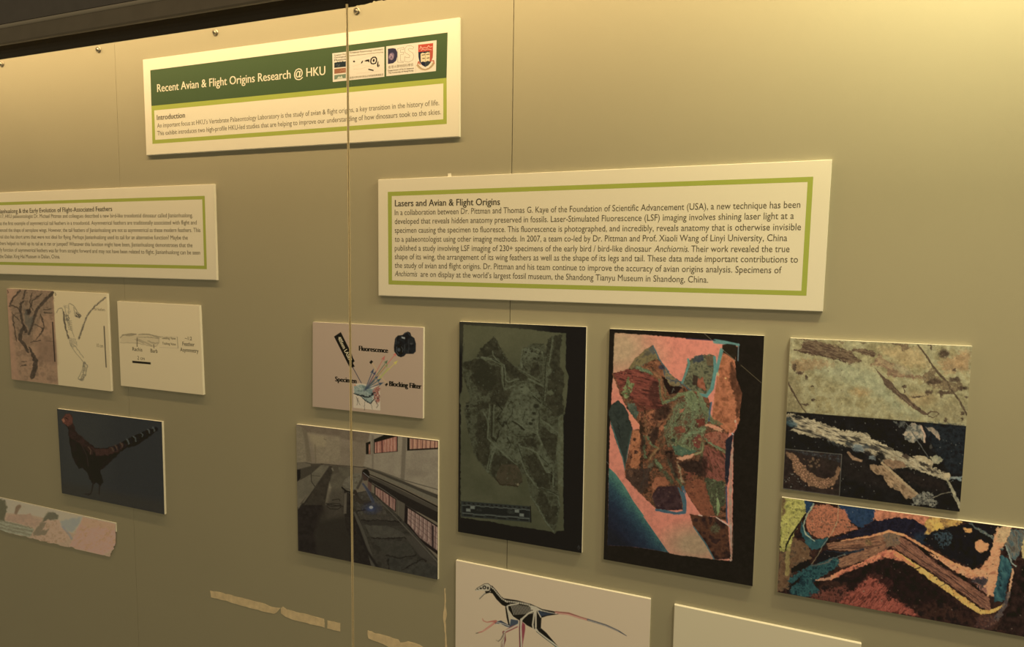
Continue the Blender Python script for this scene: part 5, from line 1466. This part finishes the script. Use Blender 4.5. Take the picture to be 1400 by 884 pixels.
# ------------------------------------------------------------------ bird dinosaur picture
q = [(77.9, 558.4), (221.2, 576.2), (224.9, 702.9), (84.7, 673.9)]
t, _ = board('dinosaur_picture', q)
tag(t, 'dark picture card of a rust-headed feathered dinosaur with a banded tail', 'picture card')
a = Art(q, (42, 41, 37), (145, 129, 95), step=0.6)
D = crop(70, 550, 5.527)
a.poly(D((30, 30), (420, 80), (420, 780), (60, 700)), (47, 46, 39), a=.8, soft=30)
a.poly(D((80, 600), (850, 740), (870, 860), (60, 690)), (47, 43, 34), a=.8, soft=12)
body = D((78, 128), (108, 86), (140, 84), (160, 105), (165, 160), (185, 220), (215, 255), (280, 300), (330, 342), (400, 345), (480, 325), (560, 285), (640, 245), (720, 210), (800, 190), (795, 215), (720, 275), (640, 325), (560, 345), (510, 385), (460, 440), (400, 490), (372, 515), (390, 600), (372, 628), (345, 606), (325, 615), (305, 605), (268, 525), (238, 490), (212, 502), (190, 470), (160, 410), (140, 310), (125, 190), (90, 155))
a.poly(body, [(22, 19, 15), (27, 22, 17), (32, 25, 19)], rough=.6, sc=3, ang=60, st=2)
a.poly(D((78, 128), (108, 86), (140, 84), (160, 105), (165, 165), (130, 185), (90, 155)), [(68, 41, 30), (84, 49, 36), (58, 37, 27)], rough=.4, sc=2.4)
a.poly(D((130, 180), (165, 160), (185, 220), (280, 300), (330, 345), (310, 400), (250, 340), (180, 290), (140, 260)), [(36, 27, 20), (46, 31, 24)], rough=.8, sc=3, soft=2)
a.poly(D((320, 350), (420, 350), (540, 300), (580, 320), (500, 370), (420, 400), (340, 400)), [(46, 32, 24), (56, 37, 28)], rough=1, sc=2.4, soft=2)
a.line(D((280, 335), (300, 360), (295, 390)), 1.2, (82, 62, 42), a=.7)
a.line(D((230, 320), (270, 400), (280, 480)), 1, (50, 38, 28), a=.7)
for k, x in enumerate((460, 490, 530, 580, 630, 685, 735, 775)):
    y = 365 - (x - 430) * .48
    h = 34 - abs(x - 600) * .07
    c_ = (70, 56, 40) if k < 3 else (70, 73, 64)
    a.line(D((x - 8, y - h * .5), (x + 4, y), (x + 6, y + h * .62)), 1.7, c_, a=.8, rough=.7, sc=1.6)
    a.line(D((x + 16, y - h * .6), (x + 26, y), (x + 24, y + h * .5)), 2.8, (26, 24, 22), a=.75, rough=.6)
a.line(D((110, 115), (122, 122)), 1, (30, 22, 18))
a.poly(D((78, 130), (95, 118), (105, 140), (92, 150)), (120, 76, 52), a=.9)
a.line(D((318, 605), (308, 660), (298, 690), (255, 692)), [2, 1.4, 1.3, 1], (34, 28, 22))
a.line(D((366, 625), (362, 690)), [1.8, 1.2], (36, 30, 24))
a.line(D((298, 690), (280, 700)), 1, (34, 28, 22))
a.grain(.05)
a.build('printed_photo', t)

# ------------------------------------------------------------------ two-part skeleton figure
q = [(9, 394.0), (146.2, 401.0), (151.9, 534.7), (16, 518.2)]
t, _ = board('skeleton_figure', q)
tag(t, 'two-part figure card, brown fossil photo beside its white line drawing', 'figure card')
a = Art(q, (172, 148, 101), (161, 142, 103), step=0.6)
Q = crop(0, 385, 5.706)
half = Q((50, 48), (414, 68), (455, 803), (85, 762))
a.poly(half, [(112, 86, 60), (128, 98, 68), (138, 104, 72), (120, 92, 64)], sc=7, soft=.8)
a.poly(Q((50, 48), (110, 52), (80, 200), (110, 480), (150, 764), (85, 762)), [(146, 108, 76), (138, 102, 72)], a=.8, soft=4)
a.poly(Q((150, 56), (410, 70), (420, 240), (330, 260), (250, 420), (150, 440), (100, 330), (90, 180)), [(100, 80, 57), (118, 94, 66), (88, 70, 50)], a=.8, rough=2, sc=4, soft=3)
a.poly(Q((280, 450), (430, 460), (445, 640), (300, 620)), (108, 82, 58), a=.6, soft=8)
DKF = [(46, 38, 28), (62, 50, 37)]
for pts, w in ((Q((412, 88), (345, 150), (290, 215), (255, 310), (228, 405)), [4, 4.2, 4, 3.8, 3.6]), (Q((180, 152), (160, 170), (162, 230), (175, 320), (205, 390)), [3, 3, 2.8, 3, 3.6]),
               (Q((185, 350), (160, 410), (158, 450), (195, 500), (220, 550)), [4, 5, 5, 4.4, 3]), (Q((232, 515), (260, 580), (280, 620), (270, 690), (250, 745)), [2.6, 5, 6.6, 7, 6]),
               (Q((330, 90), (250, 150), (225, 240)), 1.6), (Q((90, 185), (140, 200), (160, 240)), 1.6), (Q((155, 70), (100, 130), (75, 190)), 2.4), (Q((200, 70), (180, 130)), 2),
               (Q((270, 330), (330, 360), (325, 400), (280, 450)), 1.2), (Q((315, 250), (345, 340), (330, 390)), 1.8), (Q((345, 240), (410, 245)), 1.4), (Q((340, 220), (400, 210)), 1.2),
               (Q((100, 260), (110, 350), (130, 460)), 1.4), (Q((240, 470), (320, 460)), 1.2), (Q((170, 620), (210, 625)), 1), (Q((160, 660), (200, 650)), 1), (Q((250, 90), (230, 160), (260, 220)), 1.4), (Q((90, 240), (150, 300)), 1.3)):
    a.line(pts, w, DKF, a=.82, rough=.7, sc=2.2)
a.blob(Q((218, 235))[0], 4, 4.2, (46, 38, 29), a=.9, rough=.8, ang=50)
a.poly(Q((175, 165), (190, 200), (195, 320), (230, 380), (265, 260), (230, 280)), (84, 76, 58), a=.7, soft=2, rough=1)
a.line(Q((360, 462), (412, 464)), 1, (84, 66, 48), a=.7)
a.line(Q((410, 316), (428, 620)), 1.5, (40, 32, 24))
a.line(Q((58, 66), (66, 84), (60, 88)), .8, (40, 34, 26), a=.8)
# drawing on the right
LN = (104, 92, 66)
for pts, w in ((Q((440, 240), (455, 210), (480, 205), (495, 240), (505, 330), (530, 440)), 1.2), (Q((820, 122), (735, 195), (680, 265), (640, 370), (615, 445)), 1.5), (Q((505, 190), (520, 290), (555, 370), (580, 430)), .8),
               (Q((545, 165), (575, 185), (600, 230), (632, 265), (620, 285), (585, 265), (575, 200)), .9), (Q((540, 170), (530, 260), (545, 330)), .8),
               (Q((540, 450), (560, 510), (620, 590), (660, 640)), .8), (Q((560, 480), (600, 520), (650, 590)), .7), (Q((660, 632), (682, 650), (670, 730), (640, 765), (612, 755), (640, 690), (655, 640)), 1.0)):
    a.line(pts, w, LN, a=.8, rough=.5, sc=1.6)
a.line(Q((495, 240), (510, 350), (535, 440)), [2, 2.2, 2], (66, 56, 42), a=.8, rough=.6, thin=.36, sc=1.2)
a.line(Q((820, 122), (735, 195), (680, 265), (640, 370), (615, 445)), 2.4, (70, 60, 45), a=.75, rough=.5, thin=.42, sc=.9)
a.line(Q((660, 640), (660, 720), (640, 760)), 5, (92, 82, 60), a=.7, rough=.8, thin=.45, sc=1)
a.poly(Q((590, 235), (632, 258), (622, 288), (590, 272)), (62, 54, 42), a=.8, rough=.8, thin=.38, sc=1)
a.poly(Q((505, 255), (535, 260), (545, 300), (515, 305)), (92, 82, 60), a=.8, rough=.6, thin=.4, sc=1)
for k in range(6):
    y = 300 + k * 14
    a.line(Q((520 + k * 3, y), (545 + k * 3, y + 8), (556 + k * 2, y + 4)), .7, (88, 78, 57), a=.8)
a.poly(Q((540, 440), (590, 440), (600, 500), (560, 520)), (120, 106, 76), a=.6, rough=1, thin=.42, sc=1.2)
a.line(Q((500, 190), (535, 200), (540, 240)), 3, (130, 114, 82), a=.5, rough=1, thin=.45, sc=1.2)
a.line(Q((812, 348), (828, 665)), 1.2, (40, 34, 26))
a.build('printed_sheet', t)
lettering('scale_lettering', [('10 cm', Q((755, 508))[0], Q((805, 514))[0], .0075, .0)], INKSOFT, t)
lettering('caption_lettering', [('tail feathers', Q((735, 222))[0], Q((820, 230))[0], .0062, .0)], INKSOFT, t)
lettering('letter_mark', [('b', Q((428, 106))[0], Q((440, 107))[0], .0075, .0)], INK, t)

# ------------------------------------------------------------------ feather asymmetry diagram
q = [(160.1, 411.5), (272.6, 417.3), (277.9, 539.6), (165.4, 526.8)]
t, _ = board('feather_diagram', q)
tag(t, 'square white diagram card of a pencil-drawn feather labelled with its asymmetry', 'diagram card')
a = Art(q, (171, 147, 102), (161, 142, 104), step=0.6)
P = crop(155, 405, 6.315)
a.poly(P((62, 345), (110, 320), (195, 325), (290, 325), (390, 345), (405, 350), (395, 400), (370, 430), (320, 425), (210, 405), (60, 398)), (152, 130, 90), a=.5, soft=4)
for pts, w, al in ((P((62, 355), (80, 335), (130, 325), (195, 326)), [1, 1.6, 2, 1.2], .75), (P((110, 340), (160, 335), (190, 325)), 1.4, .6), (P((205, 352), (300, 352), (395, 362)), .7, .8), (P((220, 330), (290, 325), (385, 345), (405, 350)), .9, .7),
                   (P((250, 325), (330, 335), (390, 355)), 1.5, .5), (P((60, 398), (200, 402), (320, 430), (370, 430), (395, 400), (390, 370)), .6, .6), (P((215, 372), (280, 400), (330, 425)), 2.2, .35), (P((300, 385), (350, 405), (385, 400)), 2, .4), (P((190, 370), (230, 390), (260, 405)), 1.4, .4)):
    a.line(pts, w, (100, 86, 60), a=al, rough=.4, sc=2)
a.line(P((205, 360), (205, 432)), .8, (50, 42, 30))
a.line(P((348, 415), (350, 445)), .7, (50, 42, 30))
a.line(P((552, 350), (558, 445)), .6, (110, 95, 66))
a.line(P((400, 440), (558, 447)), .4, (130, 112, 80), a=.7)
a.line(P((400, 345), (552, 350)), .4, (130, 112, 80), a=.7)
a.poly(P((164, 555), (322, 569), (322, 587), (164, 573)), (22, 19, 14), soft=.7)
a.build('printed_sheet', t)
lettering('caption_lettering', [('~1:2', P((617, 374))[0], P((677, 379))[0], .0072, .012)], INK, t)
lettering('caption_lettering', [('Feather', P((597, 424))[0], P((700, 432))[0], .0080, .012)], INK, t)
lettering('caption_lettering', [('Asymmetry', P((577, 474))[0], P((735, 487))[0], .0080, .012)], INK, t)
lettering('caption_lettering', [('Leading Vane', P((420, 366))[0], P((537, 372))[0], .0048, .012)], INK, t)
lettering('caption_lettering', [('Trailing Vane', P((422, 414))[0], P((538, 423))[0], .0050, .012)], INK, t)
lettering('caption_lettering', [('Rachis', P((165, 468))[0], P((250, 475))[0], .0076, .012)], INK, t)
lettering('caption_lettering', [('Barb', P((321, 482))[0], P((382, 488))[0], .0076, .012)], INK, t)
lettering('scale_lettering', [('2 cm', P((208, 545))[0], P((270, 551))[0], .0076, .0)], INK, t)

# ------------------------------------------------------------------ running skeleton drawing, cut by the bottom edge
x_, z_ = at([623.3, 889.6], [765.8, 818.9], -TH)
Xl, Xr, Zt = float(x_[0]), float(x_[1]), float(z_.mean())
Zb = Zt - 0.235
q = list(zip(*photo(np.array([Xl, Xr, Xr, Xl]), -TH, np.array([float(z_[0]), float(z_[1]), Zb, Zb]))))
t, _ = board('skeleton_drawing', q)
tag(t, 'cream card with a running black and white dinosaur skeleton drawing', 'drawing card')
a = Art(q, (170, 147, 111), (157, 141, 105), step=0.6)
Y = crop(640, 785, 5.833)
BK = (28, 24, 19)
BO = (176, 160, 126)
GY = (120, 104, 80)
# flesh silhouette
a.poly(Y((168, 86), (192, 90), (225, 125), (262, 176), (305, 206), (350, 212), (320, 264), (270, 242), (225, 196), (195, 152), (168, 142)), BK)
a.poly(Y((285, 190), (390, 205), (500, 235), (590, 275), (720, 300), (720, 316), (630, 330), (585, 345), (580, 430), (530, 435), (470, 405), (440, 380), (400, 360), (360, 335), (310, 260)), BK)
a.poly(Y((560, 285), (620, 295), (700, 308), (620, 325), (575, 335)), (44, 52, 72))
a.line(Y((700, 302), (800, 312), (900, 345), (960, 362)), [3.4, 3.6, 3, 2.6], (124, 74, 58))
a.line(Y((700, 305), (800, 318), (900, 348), (960, 365)), [1.2, 1.4, 1.2, 1], (176, 128, 102))
a.line(Y((955, 360), (1100, 405), (1200, 450), (1262, 488)), [2.6, 2.4, 2, .8], (70, 66, 66))
a.line(Y((955, 362), (1100, 408), (1200, 452)), [.8, .7, .5], (150, 136, 112))
# neck and back bones
a.line(Y((180, 97), (207, 118), (238, 158), (270, 194), (312, 217)), [1.7, 1.7, 1.7, 1.8, 2.2], BO)
for k in range(11):
    f_ = k / 10
    x, y = 190 + 110 * f_, 105 + 108 * f_ ** .8
    a.line(Y((x - 6, y + 6), (x + 6, y - 6)), .7, BK, a=.9)
a.line(Y((300, 212), (390, 222), (480, 240), (510, 258)), [2, 2.4, 2.6, 3], BO)
for k in range(14):
    x = 310 + k * 14.5
    y = 206 + k * 2.6
    a.line(Y((x, y + 10), (x - 2, y - 4)), .8, BK, a=.9)
for k in range(13):       # ribs
    x = 335 + k * 13
    y0 = 232 + k * 2.2
    a.line(Y((x, y0), (x + 16, y0 + 40), (x + 30 - k * .6, y0 + 88 - k * 3)), .75, BO, a=.85)
a.poly(Y((500, 245), (540, 255), (585, 282), (550, 290), (500, 280)), BO, soft=.8)
a.line(Y((580, 285), (640, 300), (705, 312)), [1.8, 1.4, 1], BO)
for k in range(9):
    x = 590 + k * 12
    a.line(Y((x, 284 + k * 2.4), (x + 3, 304 + k * 1.5)), .6, BK, a=.8)
# head
a.poly(Y((60, 122), (72, 108), (100, 92), (130, 74), (160, 72), (178, 88), (176, 118), (160, 130), (132, 130), (100, 126), (62, 132)), BO, soft=.6)
a.line(Y((60, 122), (72, 108), (100, 92), (130, 74), (160, 72), (178, 88), (176, 118)), .8, (60, 52, 40))
a.blob(Y((130, 102))[0], 2.7, 2.6, BK, soft=.5)
a.blob(Y((130, 103))[0], 1.1, 1.1, BO, soft=.8)
a.blob(Y((101, 110))[0], 1.8, 1.2, BK, soft=.6)
a.blob(Y((78, 117))[0], 1, .8, BK, soft=.6)
a.blob(Y((158, 108))[0], 1.3, 2, BK, soft=.6)
a.line(Y((175, 135), (160, 145), (130, 150), (100, 180), (88, 194)), [2, 2, 2, 1.8, .8], (150, 134, 104))
a.line(Y((175, 140), (130, 156), (92, 194)), .7, (60, 52, 40))
a.poly(Y((135, 132), (170, 130), (178, 142), (140, 150)), BK)
# shoulder and arms
a.line(Y((318, 248), (350, 240), (400, 232)), 1.6, BO)
a.line(Y((308, 265), (318, 340), (332, 405)), [4, 4, 3.5], BK)
a.line(Y((312, 255), (325, 330), (338, 402)), [2.4, 1.8, 2], BO)
a.line(Y((320, 290), (350, 340), (398, 392)), [2, 1.8, 2.4], BO)
a.line(Y((222, 385), (260, 378), (325, 415)), [3, 3.8, 3.6], (48, 54, 72))
a.line(Y((222, 378), (275, 390), (328, 410)), .9, BO)
a.line(Y((225, 390), (270, 408), (325, 422)), .9, BO)
a.line(Y((222, 372), (190, 400), (150, 430), (110, 455), (78, 465)), [3, 2.4, 2.2, 1.6, 1], (150, 84, 66))
a.line(Y((215, 370), (180, 375), (150, 380), (120, 368), (115, 350)), [2.4, 1.8, 1.2, 1, .7], (150, 88, 68))
a.line(Y((205, 385), (150, 432), (110, 452)), .7, (190, 150, 120))
a.line(Y((80, 465), (64, 468)), .9, (60, 52, 40))
a.poly(Y((340, 355), (400, 365), (398, 410), (330, 420)), (58, 66, 82))
a.poly(Y((300, 440), (350, 410), (398, 395), (395, 420), (300, 465), (285, 470)), (120, 62, 56))
a.line(Y((398, 400), (350, 425), (300, 448), (282, 470)), [2.6, 2, 2, 2.4], BO)
a.line(Y((285, 460), (292, 520), (280, 560), (272, 610)), [4, 3.6, 3, 3], (104, 60, 52))
a.line(Y((290, 460), (284, 520), (275, 610)), [1.8, 1.6, 1.6], BO)
a.line(Y((285, 470), (262, 515), (240, 532), (222, 522)), [2.2, 1.8, 1.4, .8], (130, 112, 86))
a.line(Y((285, 470), (262, 515), (240, 535)), .5, (60, 52, 40), a=.8)
a.line(Y((290, 500), (265, 540), (262, 580)), 1.2, (130, 112, 86))
# legs
a.poly(Y((415, 360), (455, 400), (455, 440), (435, 560), (430, 680), (410, 680), (408, 560), (405, 420)), (120, 56, 56))
a.line(Y((425, 358), (420, 420), (424, 520), (424, 700)), [2.8, 2.2, 2.4, 2.4], BO)
a.line(Y((412, 365), (410, 460), (416, 560), (416, 700)), .7, (46, 38, 34))
a.line(Y((535, 285), (480, 310), (440, 345), (425, 360)), [2.6, 2, 2.2, 3], BO)
a.line(Y((530, 290), (522, 350), (515, 400), (520, 430)), [2.2, 2, 2.2, 2], BO)
a.line(Y((540, 290), (540, 360), (540, 420)), [2.4, 2, 2.2], BO)
a.line(Y((555, 295), (580, 340)), 1.4, BO)
a.poly(Y((540, 430), (585, 430), (625, 465), (680, 530), (720, 575), (790, 650), (770, 660), (690, 560), (600, 500), (545, 455)), BK)
a.poly(Y((620, 500), (680, 540), (760, 640), (700, 580)), (78, 98, 82))
a.line(Y((540, 435), (560, 460), (640, 520), (715, 575), (790, 660)), [2.8, 2.2, 1.8, 1.8, 2], BO)
a.line(Y((545, 455), (620, 515), (700, 575)), .6, (50, 60, 54))
a.line(Y((272, 610), (268, 680), (230, 720)), [2, 1.6, 1], GY)
a.line(Y((424, 700), (420, 760), (380, 790)), [2.4, 2, 1.2], GY)
a.line(Y((790, 660), (850, 720)), [2, 1.4], GY)
a.build('printed_sheet', t)

# ------------------------------------------------------------------ blank white card at the bottom
x_, z_ = at([922, 1177.9], [826.4, 880.0], -TH)
Xl, Xr = float(x_[0]), float(x_[1])
Zb = float(z_.mean()) - 0.17
q = list(zip(*photo(np.array([Xl, Xr, Xr, Xl]), -TH, np.array([float(z_[0]), float(z_[1]), Zb, Zb]))))
t, _ = board('blank_card', q)
tag(t, 'plain cream card with only its top strip showing at the bottom edge', 'card')
flat_quad('printed_sheet', inset(q, 0.6), PAPER, t, -0.0052)

# ------------------------------------------------------------------ glass reflection, painted as colours on a ragged strip at the wall
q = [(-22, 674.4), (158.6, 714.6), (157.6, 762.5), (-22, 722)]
t = empty('reflection_strip', (float(at([60], [700], 0)[0][0]), 0.0, float(at([60], [722], 0)[1][0])))
tag(t, 'pale pink glass reflection painted on a ragged strip at the wall at the left edge', 'reflection strip')
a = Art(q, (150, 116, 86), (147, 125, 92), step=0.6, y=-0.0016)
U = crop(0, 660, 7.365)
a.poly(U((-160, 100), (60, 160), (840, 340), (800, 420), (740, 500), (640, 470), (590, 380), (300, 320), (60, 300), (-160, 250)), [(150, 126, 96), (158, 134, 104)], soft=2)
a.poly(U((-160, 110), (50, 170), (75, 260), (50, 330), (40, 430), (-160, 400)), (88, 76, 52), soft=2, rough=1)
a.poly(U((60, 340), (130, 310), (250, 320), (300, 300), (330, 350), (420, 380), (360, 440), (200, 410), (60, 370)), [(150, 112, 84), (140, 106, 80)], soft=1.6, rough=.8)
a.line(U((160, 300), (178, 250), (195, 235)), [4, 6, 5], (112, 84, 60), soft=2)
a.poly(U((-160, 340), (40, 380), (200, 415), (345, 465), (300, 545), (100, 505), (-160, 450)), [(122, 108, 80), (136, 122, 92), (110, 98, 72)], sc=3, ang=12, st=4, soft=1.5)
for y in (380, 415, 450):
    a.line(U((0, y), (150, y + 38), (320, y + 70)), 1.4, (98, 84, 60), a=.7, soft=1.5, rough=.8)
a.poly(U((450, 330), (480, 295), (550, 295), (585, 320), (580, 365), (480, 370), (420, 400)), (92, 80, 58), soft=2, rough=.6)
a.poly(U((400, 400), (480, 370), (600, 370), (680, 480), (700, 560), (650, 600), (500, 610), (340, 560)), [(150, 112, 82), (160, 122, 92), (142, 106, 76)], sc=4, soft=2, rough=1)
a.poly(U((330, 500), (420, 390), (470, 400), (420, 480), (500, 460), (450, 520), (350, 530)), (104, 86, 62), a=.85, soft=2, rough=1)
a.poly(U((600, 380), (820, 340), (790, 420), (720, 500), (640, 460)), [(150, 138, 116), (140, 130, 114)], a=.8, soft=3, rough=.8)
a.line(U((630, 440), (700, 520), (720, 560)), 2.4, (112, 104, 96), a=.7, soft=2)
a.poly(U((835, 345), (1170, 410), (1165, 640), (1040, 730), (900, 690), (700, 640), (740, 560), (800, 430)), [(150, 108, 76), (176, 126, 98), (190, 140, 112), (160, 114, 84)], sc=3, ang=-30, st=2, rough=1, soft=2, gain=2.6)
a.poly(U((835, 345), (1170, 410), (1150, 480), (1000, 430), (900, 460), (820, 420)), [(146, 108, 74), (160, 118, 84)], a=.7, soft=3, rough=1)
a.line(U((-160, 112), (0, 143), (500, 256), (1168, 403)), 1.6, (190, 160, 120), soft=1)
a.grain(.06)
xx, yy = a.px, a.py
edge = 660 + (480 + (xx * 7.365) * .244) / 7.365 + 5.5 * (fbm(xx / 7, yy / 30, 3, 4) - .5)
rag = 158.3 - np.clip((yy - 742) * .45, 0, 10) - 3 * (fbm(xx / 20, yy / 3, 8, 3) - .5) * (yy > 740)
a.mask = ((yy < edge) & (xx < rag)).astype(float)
a.build('printed_photo', t)  # here the painted glass reflection, not a print
# thin body added behind the painted reflection, giving it a pale top edge
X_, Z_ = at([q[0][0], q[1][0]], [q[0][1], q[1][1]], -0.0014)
slab('strip_backing', [(float(X_[0]), float(Z_[0]) - .02), (float(X_[1]), float(Z_[1]) - .02), (float(X_[1]), float(Z_[1])), (float(X_[0]), float(Z_[0]))], -0.0001, -0.0014, PAPER, t)

# ------------------------------------------------------------------ tape residue and paint scars on the wall
TAPE = mat('old_tape', (0.84, 0.70, 0.52), 0.7, spec=0.1, noise=(90, 0.12))
V = crop(270, 760, 3.784)


def scrap(name, pts, label, cat, m=TAPE, thick=0.0004, fine=1.0, seed=1, group=None):
    rs_ = np.random.RandomState(seed)
    out_ = []
    n = len(pts)
    for i in range(n):
        (x0, y0), (x1, y1) = pts[i], pts[(i + 1) % n]
        k = max(1, int(math.hypot(x1 - x0, y1 - y0) / 4))
        for j in range(k):
            f_ = j / k
            out_.append((x0 + (x1 - x0) * f_ + rs_.randn() * .18 * fine, y0 + (y1 - y0) * f_ + rs_.randn() * .25 * fine))
    p = np.array(out_)
    X, Z = at(p[:, 0], p[:, 1], -thick)
    o = slab(name, list(zip(X.tolist(), Z.tolist())), -0.0001, -thick, m, None, (float(X.mean()), 0.0, float(Z.min())))
    return tag(o, label, cat, group)


scrap('tape_strip', V((65, 178), (130, 190), (250, 222), (330, 240), (385, 262), (428, 268), (410, 290), (395, 298), (330, 283), (250, 262), (150, 232), (70, 212)),
      'long torn tan tape strip lowest left on the wall, left of the glass joint', 'tape', seed=2)
scrap('tape_strip', V((430, 268), (442, 262), (460, 275), (560, 300), (655, 325), (658, 370), (600, 355), (500, 330), (455, 315), (432, 297)),
      'middle piece of the torn tan tape line left of the glass joint', 'tape', seed=3)
scrap('tape_strip', V((672, 332), (738, 347), (738, 389), (672, 373)),
      'short square tape scrap nearest the glass joint on its left', 'tape', seed=4)
scrap('tape_strip', V((880, 384), (920, 398), (980, 412), (1040, 432), (1050, 448), (1090, 440), (1150, 458), (1180, 475), (1180, 540), (1040, 500), (960, 455), (885, 425), (880, 405)),
      'torn tan tape strip at the bottom edge right of the glass joint', 'tape', seed=5, fine=1.6)
scrap('tape_strip', V((1276, 165), (1283, 168), (1284, 260), (1290, 300), (1284, 335), (1286, 400), (1292, 469), (1290, 540), (1282, 540), (1280, 400), (1270, 320), (1272, 290), (1279, 250)),
      'thin vertical sliver of tape residue beside the running skeleton drawing', 'tape', seed=6)
scrap('tape_tab', [(612.2, 237.0), (616.6, 236.6), (617.2, 242.5), (612.4, 242.7)], 'tiny cream tape tab poking above the lasers text board', 'tape', PAPER, seed=7, fine=.4)
